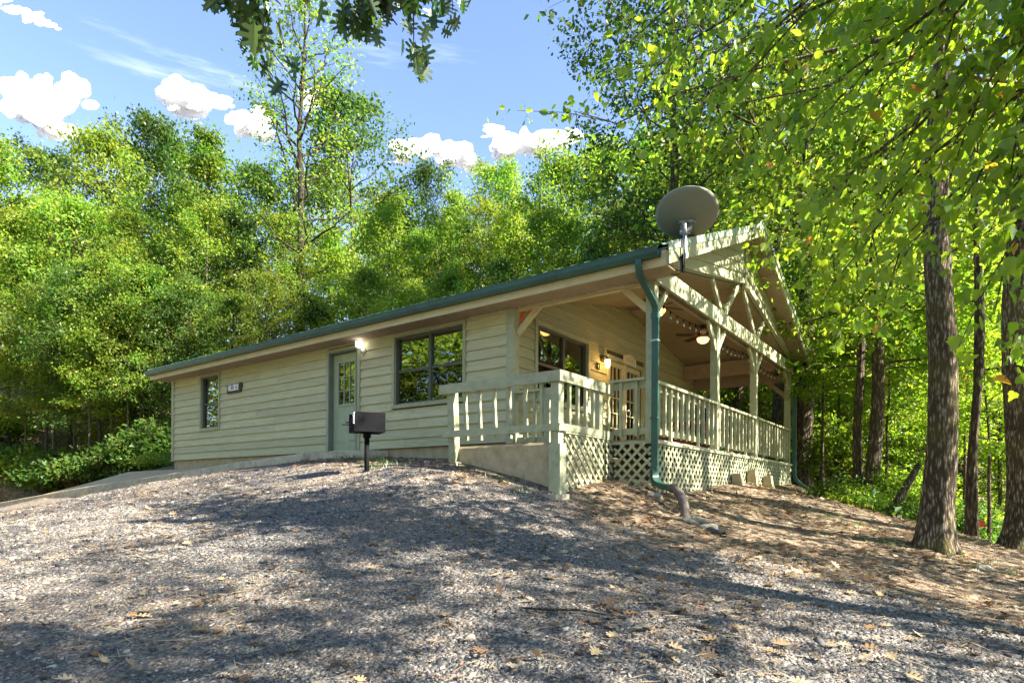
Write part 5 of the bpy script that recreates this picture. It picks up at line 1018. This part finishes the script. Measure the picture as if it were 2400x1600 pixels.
xq, yq = spot(1575, 20); tree_with_bole('oak_tree', 161, (xq, yq, gz(xq, yq)), 19, 0.22, (0, 0), 0.25, 3.3, 44, 9, 16, 0.15, 0.26, 'tall dark-leaved oak behind the gable, its edge against the sky', M['barkD'], M['leafC'], (0.95, 0.1), T_DIAMOND, prof=tall)
# saplings and bright understorey beyond the bank
GU = 'understorey trees beyond the bank'
UND = [(1560, 24, 560, 'a', 'A', 1.0, 'green tree behind the gable above the satellite dish'), (1660, 26, 300, 'd', 'B', 1.1, 'tall yellow-green tree behind the gable peak'), (1690, 30, 640, 'b', 'B', 1.0, 'yellow-green tree low behind the porch beam'), (1780, 27, 620, 'a', 'B', .9, 'bright tree seen through the porch opening'), (1860, 25, 480, 'd', 'B', 1.0, 'bright yellow-green tree beyond the roof corner'),
       (1925, 20, 700, 'b', 'N', 1.0, 'leafy sapling right of the rear downspout'), (1960, 27, 300, 'a', 'B', 1.1, 'tall backlit tree beyond the roof corner'), (2010, 18, 760, 'd', 'N', .9, 'low leafy tree behind the crooked trunk'), (2060, 24, 420, 'a', 'N', 1.1, 'backlit tree left of the thick oak, far down the slope'), (2120, 17, 800, 'b', 'N', .9, 'low leafy sapling beside the thick oak trunk'),
       (2170, 28, 250, 'd', 'B', 1.2, 'tall backlit tree behind the thick oak'), (2240, 18, 700, 'a', 'N', .8, 'leafy sapling right behind the thick oak trunk'), (2260, 25, 350, 'a', 'B', 1.2, 'tall bright tree behind the slender straight one'), (2340, 20, 600, 'd', 'N', 1.0, 'bright leafy tree between slender tree and right edge'), (2400, 26, 300, 'a', 'B', 1.2, 'tall bright tree at the right edge, far down the slope'), (2450, 17, 760, 'b', 'N', 1.0, 'leafy sapling at the right edge of the photo'),
       (1950, 34, 250, 'a', 'A', 1.4, 'tall green tree far behind the roof corner'), (2150, 37, 200, 'a', 'B', 1.4, 'tall far tree in line with the thick oak'), (2350, 36, 200, 'd', 'B', 1.4, 'tall far tree in line with the right edge oak'), (1760, 36, 350, 'a', 'A', 1.2, 'far green tree directly behind the gable peak'), (1550, 33, 300, 'd', 'A', 1.1, 'far green tree above the satellite dish')]
for (px, b, py, kd, lf, wf, lab) in UND:
    x, y = spot(px, b); z = gz(x, y); h = max(at(px, py, b).z - z, 3.0); s = h / 12.2; plant('broadleaf_tree', FT[kd], M['barkD'], M['leaf' + lf], lab, 'tree', (x, y, z), rnd.uniform(0, 6.28), (max(s, 0.6) * wf, s), GU)

for (px, b, py, lab) in ((1930, 15.5, 560, 'slim young tree right of the rear downspout'), (1968, 18, 480, 'slim young tree behind the small dark shrub'), (2080, 15, 620, 'slim young tree right of the crooked trunk'), (2118, 18.5, 450, 'slim young tree left of the thick oak'), (2262, 14.5, 520, 'slim young tree close behind the thick oak'), (2322, 12.5, 600, 'slim young tree left of the right edge oak'), (2345, 17, 420, 'slim young tree behind the marker flag'), (1990, 22, 380, 'slim far tree over the small dark shrub')):
    x, y = spot(px, b); z = gz(x, y); s = max(at(px, py, b).z - z, 3.0) / 13.0; plant('young_tree', FT['p'], M['barkD'], M['leafN' if px % 4 else 'leafA'], lab, 'tree', (x, y, z), px * 0.37, (max(s, .6), s), 'slim young trees beyond the bank')
# the tall sparse tree standing above the others
def sparse_tree():
    b = 25.5; x, y = spot(703, b); z = gz(x, y); H = at(703, -70, b).z - z; tb, lv = grow(301, H, 2.7, 0.34, 38, 6, 10, 0.15, 0.28, lambda t: 0.55 + 0.55 * math.sin(math.pi * min(t * 0.9 + 0.1, 1)), (0.95, 0.5), 0.24, 10, T_DIAMOND, 0.6, 0.25, ncl=2)
    me = tb.mesh('trunk', True); t = plant('sparse_tree', (me, leaves_mesh('crown', *lv)), M['barkS'], M['leafA'], 'tall thin tree with sparse yellowing leaves rising above the skyline', 'tree', (x, y, z), 1.0, 1.0)
sparse_tree()

# maple whose boughs hang into the upper right; its bole stands beside the camera, outside the frame
def bough_tree(name, label, loc, H, r, boughs, bark, leafm, tmpl, lsize, per, sig, seed, hang=1.2, nsec=12, l2=(0.5, 1.0), crown=None):
    rg = np.random.default_rng(seed); loc = Vector(loc); t = thing(name, label, 'tree', loc); tb = big_trunk(seed, H, r, (0, 0)); cen = []; dirs = []
    for (start_h, end) in boughs:
        s = Vector((0, 0, start_h)); e = Vector(end) - loc; d = e - s; L = d.length; pts = []
        for i in range(11):
            q = i / 10; pts.append(s + d * q + Vector((0, 0, 0.22 * L * math.sin(math.pi * q) * 0.55)) + Vector(rg.normal(0, 0.012 * L, 3)) * (q > 0))
        r0 = 0.012 + 0.008 * L; tb.tube(pts, [max(r0 * (1 - 0.93 * i / 10), 0.004) for i in range(11)], 6, False)
        for j in range(nsec):
            f = 2.2 + 7.8 * (j + rg.uniform(0, 1)) / nsec; i = min(int(f), 9); b = pts[i].lerp(pts[i + 1], f - i); ax = (pts[i + 1] - pts[i]).normalized(); sd = ax.cross(Vector((0, 0, 1))).normalized() * (1 if j % 2 else -1)
            dv = (ax * rg.uniform(0.5, 1.0) + sd * rg.uniform(0.4, 1.0) + Vector((0, 0, rg.uniform(-0.55, 0.1)))).normalized(); l = rg.uniform(*l2) * (1.1 - 0.04 * i); en = b + dv * l - Vector((0, 0, 0.12 * l))
            tb.tube([b, b.lerp(en, .5) + Vector((0, 0, .05 * l)), en], [0.007, 0.005, 0.0025], 4, False); n = max(3, int(l / 0.11))
            for k in range(n): cen.append(b.lerp(en, (k + 0.6) / n)); dirs.append(dv)
    cen = np.array([c[:] for c in cen]); dirs = np.array([c[:] for c in dirs]); idx = np.repeat(np.arange(len(cen)), per); P = cen[idx] + rg.normal(0, sig, (len(idx), 3)) * np.array([1, 1, 0.6])
    d = norm(rg.normal(0, 0.55, (len(idx), 3)) + dirs[idx] * 0.5 + np.array([0, 0, -hang])); nr = norm(rg.normal(0, 0.8, (len(idx), 3)) + np.array([0, 0, 0.6])); sz = lsize * rg.uniform(0.42, 1.25, len(idx))
    if crown is not None:
        tb2, lv = crown; tb.add(tb2.v, tb2.f); P = np.concatenate([P, lv[0]]); nr = np.concatenate([nr, lv[1]]); d = np.concatenate([d, lv[2]]); sz = np.concatenate([sz, lv[3]])
    mk('trunk', tb, bark, t, True); link('crown', leaves_mesh('crown', P, nr, d, sz, tmpl, 0.18, rg), leafm, t); return t
def W(px, py, b): return at(px, py, b)
xm, ym = spot(3330, 3.6); zm = gz(xm, ym)
mb_ = [(3.6, W(1480, 90, 6.0)), (3.9, W(1500, 210, 6.4)), (3.4, W(1560, 330, 6.2)), (3.2, W(1650, 250, 5.6)), (3.0, W(1770, 400, 6.4)), (2.8, W(1870, 580, 6.3)), (2.9, W(1800, 350, 5.4)), (2.6, W(1930, 680, 6.0)), (2.7, W(1930, 480, 5.2)), (3.6, W(1760, 120, 5.4)), (4.2, W(1600, 20, 5.8)), (4.4, W(1850, -60, 5.2)), (3.2, W(2000, 250, 5.0)), (2.5, W(2030, 690, 5.2)), (2.4, W(2120, 560, 4.6)), (3.0, W(2150, 380, 4.8)), (2.2, W(2260, 700, 4.8)), (2.6, W(2330, 480, 4.4)), (3.4, W(2250, 180, 4.6)), (2.0, W(2420, 760, 4.6)), (3.9, W(2080, 60, 4.8)), (5.0, W(2300, -150, 4.6)), (4.9, W(1700, -140, 6.0)), (2.4, W(1980, 600, 7.0))]
bough_tree('maple_tree', 'maple with long drooping sprays of bright backlit leaves filling the upper right', (xm, ym, zm), 9, 0.19, [(h - zm - 0.6 + 0.9, e) for (h, e) in mb_], M['barkA'], M['leafN'], T_MAPLE, 0.098, 4, 0.11, 401, 0.8, 11, (0.5, 1.05), None)
# pin oak whose lobed leaves hang at the top of the frame; bole outside the frame to the left of the camera
xo, yo = spot(-700, 2.2) if False else (CAM.x - 4.4 * RT.x - 0.2 * FW.x, CAM.y - 4.4 * RT.y - 0.2 * FW.y); zo = gz(xo, yo)
ob = [W(x, y - 48, b) for (x, y, b) in ((560, 30, 3.7), (600, 75, 3.9), (640, 95, 3.8), (680, 60, 3.6), (720, 40, 3.7), (760, 10, 3.8), (610, 0, 3.6), (830, 5, 4.0), (880, 60, 4.2), (930, 80, 4.1), (970, 40, 4.0), (1000, 85, 4.2), (1050, 60, 4.1), (1095, 75, 4.2), (1110, 30, 4.2), (1060, -5, 4.0), (930, -10, 4.0), (800, 40, 3.9))]
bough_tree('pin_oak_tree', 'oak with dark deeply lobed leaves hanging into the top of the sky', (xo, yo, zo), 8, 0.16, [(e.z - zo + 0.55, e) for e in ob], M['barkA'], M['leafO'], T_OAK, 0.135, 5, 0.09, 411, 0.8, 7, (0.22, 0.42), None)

# trees round the lot outside the frame: they shade the gravel and show in the window glass
GO = 'trees round the lot beyond the frame'
for (x, y, h, kd, lf, wf, lab) in ((15.5, 6.5, 14, 's', 'B', 1.0, 'leafy tree down the slope past the right edge'), (16, -3.8, 13, 's', 'A', 1.0, 'open tree beside the lot past the right edge'), (17.2, -0.8, 16, 's', 'A', 1.0, 'tall open tree beside the lot, nearest the bank'), (15, -6, 15, 's', 'A', 1.0, 'leafy tree beside the lot past the right edge'), (17.5, 1.0, 15, 's', 'A', 1.0, 'tall open tree further past the right edge'), (12.8, 2.2, 12, 's', 'B', .9, 'open leafy tree below the bank past the right edge'), (-30, -12, 14, 'a', 'B', 1.4, 'sunlit tree far down the lot facing the end of the walk'), (-27, -8, 12, 'd', 'B', 1.2, 'sunlit tree beside the lower end of the walk'), (-36, -17, 17, 'a', 'A', 1.4, 'taller tree far down the lot'), (14, -12, 15, 'c', 'A', 1.1, 'leafy tree at the lot corner behind the camera'),
                                 (-4, -22, 14, 'a', 'B', 1.2, 'sunlit tree across the lot facing the side door'), (-10, -23, 15, 'd', 'B', 1.2, 'sunlit tree across the lot facing the name sign'), (-16, -21, 14, 'a', 'A', 1.2, 'tree across the lot facing the small window'), (2, -24, 15, 'd', 'B', 1.2, 'sunlit tree across the lot facing the landing'), (-19, -16, 13, 'd', 'B', 1.3, 'sunlit tree across the lot mirrored in the twin window'), (-16.5, -17.5, 12, 'a', 'B', 1.3, 'sunlit lower tree across the lot mirrored in the twin window'), (-21.5, -13.5, 12, 'd', 'B', 1.2, 'sunlit tree at the far side of the lot mirrored in the door glass'), (-25, -15, 13, 'a', 'B', 1.3, 'sunlit tree behind the one mirrored in the door glass'), (-22, -18, 14, 'a', 'B', 1.2, 'tree across the lot past the end of the walk'), (8, -22, 15, 'a', 'A', 1.2, 'tree across the lot behind the camera'), (-13, -28, 17, 'a', 'A', 1.3, 'taller tree behind those across the lot'), (-3, -29, 17, 'd', 'A', 1.3, 'taller tree behind the sunlit ones across the lot')):
    s = h / 12.2; plant('broadleaf_tree', FT[kd], M['barkD'], M['leaf' + lf], lab, 'tree', (x, y, gz(x, y)), rnd.uniform(0, 6.28), (s * wf, s), GO)

# ------------------------------------------------------------------ shrubs, ferns, tufts
SH = {}
def shrub_mesh(seed, w, h, n, ls, tmpl, flat=0.6):
    rg = np.random.default_rng(seed); tb = MB(); cen = []
    for i in range(n):
        a = rg.uniform(0, 6.28); rr = w * math.sqrt(rg.uniform(0, 1)); e = Vector((rr * math.cos(a), rr * math.sin(a), h * (1 - 0.55 * (rr / w) ** 2) * rg.uniform(0.55, 1.05))); b = Vector((e.x * 0.15, e.y * 0.15, -0.05)); m = b.lerp(e, 0.55) + Vector((0, 0, 0.12 * h)); tb.tube([b, m, e], [0.012, 0.008, 0.003], 4, False)
        for k in range(3): cen.append(m.lerp(e, (k + 0.5) / 3))
    cen = np.array([c[:] for c in cen]); P = cluster(rg, cen, 10, 0.15, flat); P[:, 2] = np.maximum(P[:, 2], 0.02); out = norm(P * np.array([1, 1, 0.2]) + 1e-6); nr, d = orient(rg, len(P), out, 0.9, 0.3, 0.5, 0.35)
    return tb.mesh('stem', True), leaves_mesh('foliage', P, nr, d, ls * rg.uniform(.6, 1.3, len(P)), tmpl)
SH['a'] = shrub_mesh(501, 1.2, 1.5, 90, 0.15, T_OVATE); SH['b'] = shrub_mesh(502, 1.0, 1.1, 80, 0.13, T_OVATE); SH['c'] = shrub_mesh(503, 1.3, 0.9, 90, 0.12, T_DIAMOND); SH['d'] = shrub_mesh(504, 1.2, 1.9, 130, 0.095, T_OVATE); SH['e'] = shrub_mesh(505, 1.1, 1.1, 120, 0.085, T_OVATE)
def shrub(kd, px, b, sc, leaf, lab):
    x, y = spot(px, b); t = thing('shrub', lab, 'shrub', (x, y, gz(x, y)), rnd.uniform(0, 6), 'shrubs at the edge of the wood'); t.scale = (sc, sc, sc)
    for nm, me, mm in (('stem', SH[kd][0], M['barkD']), ('foliage', SH[kd][1], leaf)):
        q = link(nm, me, None, t)
        if not me.materials: me.materials.append(mm)
        q.material_slots[0].link = 'OBJECT'; q.material_slots[0].material = mm
for a in (('c', 20, 28.5, 1.6, M['fern'], 'feathery bright green bush at the left edge by the walk'), ('a', 130, 25.5, 1.3, M['leafC'], 'rounded dark green shrub behind the fallen log'), ('b', 190, 24, 1.35, M['leafC'], 'dense dark shrub with shiny leaves in the middle of the hedge'), ('c', 235, 24.5, 1.2, M['fern'], 'light green feathery bush behind the dense dark shrub'), ('a', 285, 23.5, 1.0, M['leafC'], 'tall green shrub left of the cabin corner'), ('b', 330, 22, 0.9, M['leafC'], 'low green shrub at the cabin corner'), ('a', 365, 22.5, 1.2, M['leafC'], 'dark shrub right behind the far cabin corner'), ('c', 372, 20.8, 0.6, M['leafB'], 'yellow-green weed clump at the cabin corner'), ('c', 80, 28, 1.7, M['leafA'], 'green bush behind the rounded dark shrub'), ('b', -30, 30.5, 1.9, M['leafA'], 'green shrub cut by the left edge'),
          ('e', 1968, 13.8, 0.7, M['leafC'], 'small dark shrub on the slope right of the rear downspout'), ('e', 2000, 12.8, 0.55, M['leafA'], 'low shrub at the edge of the bank left of the crooked trunk'), ('d', 2090, 13.5, 0.75, M['leafA'], 'upright shrub beside the thick oak on the slope'), ('e', 2135, 12.2, 0.55, M['leafC'], 'low dark shrub just left of the thick oak base'), ('d', 2262, 13.5, 0.8, M['leafC'], 'dark shrub right of the thick oak'), ('e', 2335, 12.6, 0.7, M['leafA'], 'green shrub between the oak trunks'), ('d', 1940, 17, 1.2, M['leafA'], 'leafy shrub beyond the rear downspout'), ('d', 2046, 17.5, 1.3, M['leafA'], 'leafy shrub behind the crooked trunk'), ('e', 2190, 17, 1.3, M['leafN'], 'leafy shrub far behind the thick oak'), ('d', 2400, 15, 1.2, M['leafN'], 'leafy shrub at the right edge')):
    shrub(*a)
def scatter_ground_plants():                          # low growth on the forest floor
    rg = np.random.default_rng(61); P = []
    while len(P) < 5200:
        px = rg.uniform(-150, 2600); b = rg.uniform(10, 34); x, y = spot(px, b)
        if -13 < x < 4.0 and -3.0 < y < 10: continue
        if x < 2.6 and y < 1.0: continue
        if x > 2.5 and y < 5.5 - 0.1 * x and x < 7.5: continue
        if y < 1 and x > 2: continue
        if x > 2 and b < 15 and rg.uniform() < 0.8: continue
        P.append((x, y, 0))
    P = np.array(P); P[:, 2] = gz_np(P[:, 0], P[:, 1]) + 0.02; idx = np.repeat(np.arange(len(P)), 7); Q = P[idx] + rg.normal(0, 0.14, (len(idx), 3)) * np.array([1, 1, 0.4]); Q[:, 2] = P[idx, 2] + rg.uniform(0.02, 0.38, len(idx))
    nr, d = orient(rg, len(Q), norm(Q - P[idx] + 1e-6), 1.0, 0.3, 0.5, 0.1); me = leaves_mesh('undergrowth', Q, nr, d, 0.15 * rg.uniform(.5, 1.3, len(Q)), T_DIAMOND); tag(link('undergrowth', me, M['fern']), 'low leafy growth covering the forest floor', 'undergrowth', None, 'stuff')
scatter_ground_plants()
def tufts():
    rg = np.random.default_rng(71); V = []; F = []; o = 0
    spots_ = [(-3.2, -0.75, 90, .28), (-2.6, -0.8, 60, .3), (-1.5, -1.6, 40, .2), (-0.7, -1.9, 30, .15), (0.3, -1.65, 30, .18), (1.2, -1.7, 30, .2), (-1.0, -2.15, 40, .12), (-4.3, -1.0, 60, .3), (1.6, -1.9, 25, .15), (3.0, -0.3, 20, .12), (-14.6, 0.7, 160, .7), (-13.5, 0.5, 120, .5), (5.2, 0.9, 40, .2), (4.6, 1.9, 40, .25), (6.4, 0.6, 60, .3)]
    for (cx, cy, n, s) in spots_:
        for i in range(n):
            x, y = cx + rg.normal(0, s), cy + rg.normal(0, s * 0.6); z = gz(x, y); a = rg.uniform(0, 6.28); h = rg.uniform(0.04, 0.13); w = 0.005; l = Vector((math.cos(a), math.sin(a), 0)); p = Vector((-l.y, l.x, 0)); b = Vector((x, y, z - 0.01))
            V += [tuple(b - p*w), tuple(b + p*w), tuple(b + l*h*.25 + Vector((0, 0, h*.7)) + p*w*.6), tuple(b + l*h*.25 + Vector((0, 0, h*.7)) - p*w*.6), tuple(b + l*h*.6 + Vector((0, 0, h)))]; F += [(o, o+1, o+2, o+3), (o+3, o+2, o+4)]; o += 5
    tag(mk('grass', MB().add(V, F), M['fern']), 'short tufts of grass growing at the edges of the gravel', 'grass', None, 'stuff')
tufts()

# ------------------------------------------------------------------ gravel chips, litter, fallen leaves
def gravel_stuff():
    rg = np.random.default_rng(81); X = []; Y = []; S = []
    for (b0, b1, n, s) in ((1.6, 3.4, 40000, 0.0105), (3.4, 5.6, 52000, 0.0125), (5.6, 8.5, 44000, 0.016), (8.5, 14, 22000, 0.022)):
        b = np.sqrt(rg.uniform(b0**2, b1**2, n)); u = rg.uniform(-0.90, 0.90, n) * b; x = CAM.x + RT.x * u + FW.x * b; y = CAM.y + RT.y * u + FW.y * b; k = rg.uniform(0, 1, n) < gravel_np(x, y) * 0.95 + 0.05
        k &= ~((x > -0.3) & (y > -1.45) & (x < 2.6)); k &= ~((x < -4.5) & (y > -1.75 - 0.08 * (-(x + 8)).clip(0))); k &= ~((x <= -0.3) & (y > -0.7))
        X.append(x[k]); Y.append(y[k]); S.append(s * rg.lognormal(0, 0.45, k.sum()))
    X = np.concatenate(X); Y = np.concatenate(Y); S = np.concatenate(S); n = len(X); Z = gz_np(X, Y)
    a0 = rg.uniform(0, 6.28, n); q = a0[:, None] + np.arange(4) * math.pi / 2 + rg.uniform(-.45, .45, (n, 4)); rr = S[:, None] * rg.uniform(.55, 1.1, (n, 4)); asp = rg.uniform(.28, .8, n)[:, None]; c, s_ = np.cos(a0)[:, None], np.sin(a0)[:, None]
    lx = rr * np.cos(q - a0[:, None]); ly = rr * np.sin(q - a0[:, None]) * asp; bx = lx * c - ly * s_; by = lx * s_ + ly * c; th = S * rg.uniform(.08, .26, n); tx, ty = rg.normal(0, .24, n), rg.normal(0, .24, n)
    def lay(sc, h): x = bx * sc; y = by * sc; return np.stack([X[:, None] + x, Y[:, None] + y, Z[:, None] + h[:, None] + x * tx[:, None] + y * ty[:, None]], -1)
    V = np.concatenate([lay(1.0, -0.25 * S), lay(0.90, th)], 1); k = 8; off = (np.arange(n) * k)[:, None]; f = np.array([4,5,6,7, 0,1,5,4, 1,2,6,5, 2,3,7,6, 3,0,4,7]); me = mesh_np('gravel', V.reshape(-1, 3), (off + f[None]).ravel(), np.full(n * 5, 4))
    m, nt, N, L = nodes('gravel_chips'); out = N.new('ShaderNodeOutputMaterial'); p = N.new('ShaderNodeBsdfPrincipled'); L.new(p.outputs[0], out.inputs[0]); p.inputs['Roughness'].default_value = 0.75; p.inputs['Specular IOR Level'].default_value = 0.35; g = N.new('ShaderNodeNewGeometry')
    cc = ramp(N, L, g.outputs['Random Per Island'], [(0, (0.042, 0.043, 0.046)), (0.3, (0.082, 0.083, 0.085)), (0.6, (0.145, 0.141, 0.135)), (0.82, (0.215, 0.195, 0.165)), (0.96, (0.31, 0.265, 0.205)), (1, (0.50, 0.46, 0.39))]); L.new(cc, p.inputs['Base Color'])
    tag(link('gravel', me, m), 'loose grey gravel chips spread over the lot', 'gravel', None, 'stuff'); print('chips', n)
gravel_stuff()
def litter():
    rg = np.random.default_rng(91)
    def pts(n, dens):
        out = []
        while len(out) < n:
            b = math.sqrt(rg.uniform(2.2**2, 15**2)) if rg.uniform() < 0.6 else rg.uniform(2.2, 15); u = rg.uniform(-.88, .88) * b; x = CAM.x + RT.x*u + FW.x*b; y = CAM.y + RT.y*u + FW.y*b
            if (-0.25 < x < 1.8 and y > -1.45) or (x <= -0.2 and y > -0.6) or (x < -4.6 and y > -2.0) or (x < 2.5 and y > -0.1): continue
            g = float(gravel_np(np.array([x]), np.array([y]))[0]); right = min(max((x - 1.0) / 4, 0), 1)
            drift = 0.35 + 1.1 * max(0, math.sin(1.9*x + 0.8*y) * math.sin(1.3*y - 0.9*x + 2) + 0.35)
            if rg.uniform() < dens(g, right) * drift: out.append((x, y))
        return np.array(out)
    def lay(P, sz, tm, name, lab, mat):
        n = len(P); Z = gz_np(P[:, 0], P[:, 1]) + 0.012; nr = norm(rg.normal(0, .28, (n, 3)) + np.array([0, 0, 1])); d = norm(rg.normal(0, 1, (n, 3)) * np.array([1, 1, .15])); me = leaves_mesh(name, np.c_[P, Z], nr, d, sz, tm, .2, rg); tag(link(name, me, mat), lab, 'leaves', None, 'stuff')
    P = pts(6500, lambda g, r: (1 - g) * 0.9 + 0.05 + 0.14 * r); lay(P, 0.085 * rg.uniform(.35, 1.25, len(P)), T_OAKDRY, 'fallen_leaves', 'dry brown leaves strewn over bank and gravel', M['dry'])
    # twigs and needles
    P = pts(7000, lambda g, r: 0.5); n = len(P); a = rg.uniform(0, 6.28, n); l = rg.uniform(.02, .075, n); w = 0.0022; Z = gz_np(P[:, 0], P[:, 1]) + rg.uniform(.006, .022, n); dx, dy = np.cos(a) * l, np.sin(a) * l; px_, py_ = -np.sin(a) * w, np.cos(a) * w; dz = rg.normal(0, .008, n)
    V = np.stack([np.stack([P[:, 0]-dx-px_, P[:, 1]-dy-py_, Z-dz], -1), np.stack([P[:, 0]-dx+px_, P[:, 1]-dy+py_, Z-dz], -1), np.stack([P[:, 0]+dx+px_, P[:, 1]+dy+py_, Z+dz], -1), np.stack([P[:, 0]+dx-px_, P[:, 1]+dy-py_, Z+dz], -1), np.stack([P[:, 0], P[:, 1], Z + 0.005], -1)], 1)
    f = np.array([0,1,4, 1,2,4, 2,3,4, 3,0,4]); off = (np.arange(n) * 5)[:, None]; me = mesh_np('twig_litter', V.reshape(-1, 3), (off + f).ravel(), np.full(n * 4, 3)); tag(link('twig_litter', me, M['dry']), 'short twigs and needles scattered through the gravel', 'twigs', None, 'stuff')
    # single large oak leaves lying near the camera
    me = leaves_mesh('fallen_leaf', np.zeros((1, 3)), np.array([[0, 0, 1.]]), np.array([[0, 1., 0]]), np.array([1.0]), T_OAKDRY); me.materials.append(M['dryone'])
    k = 0
    while k < 70:
        b = rg.uniform(2.6, 6.5); u = rg.uniform(-.80, .80) * b
        if rg.uniform() > 0.35 + 0.65 * (u / b + .8) / 1.6: continue
        x = CAM.x + RT.x*u + FW.x*b; y = CAM.y + RT.y*u + FW.y*b
        if y > -2.0 and x < 2.6: continue
        o = link('fallen_leaf', me, None, None, (x, y, gz(x, y) + 0.022)); o.rotation_euler = (rg.normal(0, .22), rg.normal(0, .22), rg.uniform(0, 6.28)); s = rg.uniform(.065, .115); o.scale = (s, s, s * rg.uniform(.6, 1.4)); tag(o, 'dry tan lobed oak leaf lying on the gravel', 'leaf', 'single oak leaves on the gravel'); k += 1
def dry_one():
    m, nt, N, L = nodes('dry_oak_leaf'); out = N.new('ShaderNodeOutputMaterial'); p = N.new('ShaderNodeBsdfPrincipled'); L.new(p.outputs[0], out.inputs[0]); p.inputs['Roughness'].default_value = 0.7; oi = N.new('ShaderNodeObjectInfo'); c = ramp(N, L, oi.outputs['Random'], [(0, (0.22, 0.12, 0.05)), (0.3, (0.38, 0.26, 0.13)), (0.8, (0.52, 0.40, 0.22)), (1, (0.58, 0.49, 0.30))]); L.new(c, p.inputs['Base Color']); return m
M['dryone'] = dry_one()
litter()
# stones below the drain hose, fallen log and stick, marker flag
def stone(x, y, s, lab, seed):
    from mathutils import noise
    import bmesh
    bm = bmesh.new(); bmesh.ops.create_icosphere(bm, subdivisions=3, radius=1); sd = Vector((seed * 3.1, seed * 1.7, seed))
    for v in bm.verts: v.co *= 1 + 0.35 * noise.noise(v.co * 1.1 + sd) + 0.12 * noise.noise(v.co * 3 + sd); v.co.x *= s; v.co.y *= s * 0.75; v.co.z *= s * 0.5
    me = bpy.data.meshes.new('stone'); bm.to_mesh(me); bm.free(); o = link('stone', me, M['rock'], None, (x, y, gz(x, y) + s * 0.12)); o.rotation_euler = (0, 0, seed); tag(o, lab, 'stone')
stone(3.42, -0.80, 0.13, 'pale stone beside the buried end of the drain hose', 1); stone(3.30, -0.92, 0.07, 'small stone just in front of the drain hose', 2); stone(3.62, -0.98, 0.11, 'flat stone above the open black pipe end', 3); stone(2.62, -0.30, 0.12, 'block-like stone under the corner downspout', 4); stone(6.25, 0.45, 0.10, 'mossy stone at the foot of the thick oak', 5); stone(6.75, 0.35, 0.09, 'stone among leaves right of the thick oak roots', 6)
lx, ly = spot(75, 26); lg = MB(); p0 = Vector((lx - 0.9, ly - 0.35, gz(lx - .9, ly - .35) + .12)); p1 = Vector((lx + 1.1, ly + 0.55, gz(lx + 1.1, ly + .55) + .14)); lg.tube([p0, p0.lerp(p1, .35) + Vector((0, 0, .03)), p0.lerp(p1, .7) + Vector((.05, 0, 0)), p1], [.10, .09, .085, .06], 10); tag(mk('fallen_log', lg, M['barkP'], None, True), 'pale fallen log lying beside the walk at the left', 'log')
sx, sy = spot(1315, 3.9); sk = MB(); sk.tube([(sx - .22, sy - .10, gz(sx - .22, sy - .1) + .02), (sx - .05, sy - .03, gz(sx, sy) + .03), (sx + .10, sy + .06, gz(sx + .1, sy + .06) + .035), (sx + .26, sy + .13, gz(sx + .26, sy + .13) + .02)], [.006, .009, .008, .004], 7); tag(mk('stick', sk, M['barkD'], None, True), 'thin brown stick lying on the gravel', 'stick')
fx, fy = spot(2297, 9.2); fz = gz(fx, fy); ft = thing('marker_flag', 'small red-orange marker flag beside the slender tree', 'flag', (fx, fy, fz)); mk('wire', MB().tube([(0, 0, -.05), (0, 0, .32)], .003, 6), M['steel'], ft); mk('flag', MB().prism([(0, 0, .22), (.075, .01, .23), (.07, -.005, .31), (0, 0, .32)], (0, .002, 0)), M['flag'], ft)
lgx, lgy = spot(2105, 12.5); lz = gz(lgx, lgy); ll = MB(); ll.tube([(lgx - .35, lgy, lz - .1), (lgx, lgy + .1, lz + .55), (lgx + .35, lgy + .3, lz + 1.3)], [.10, .085, .06], 10); tag(mk('leaning_snag', ll, M['barkD'], None, True), 'dark broken trunk leaning on the slope left of the thick oak', 'dead trunk')
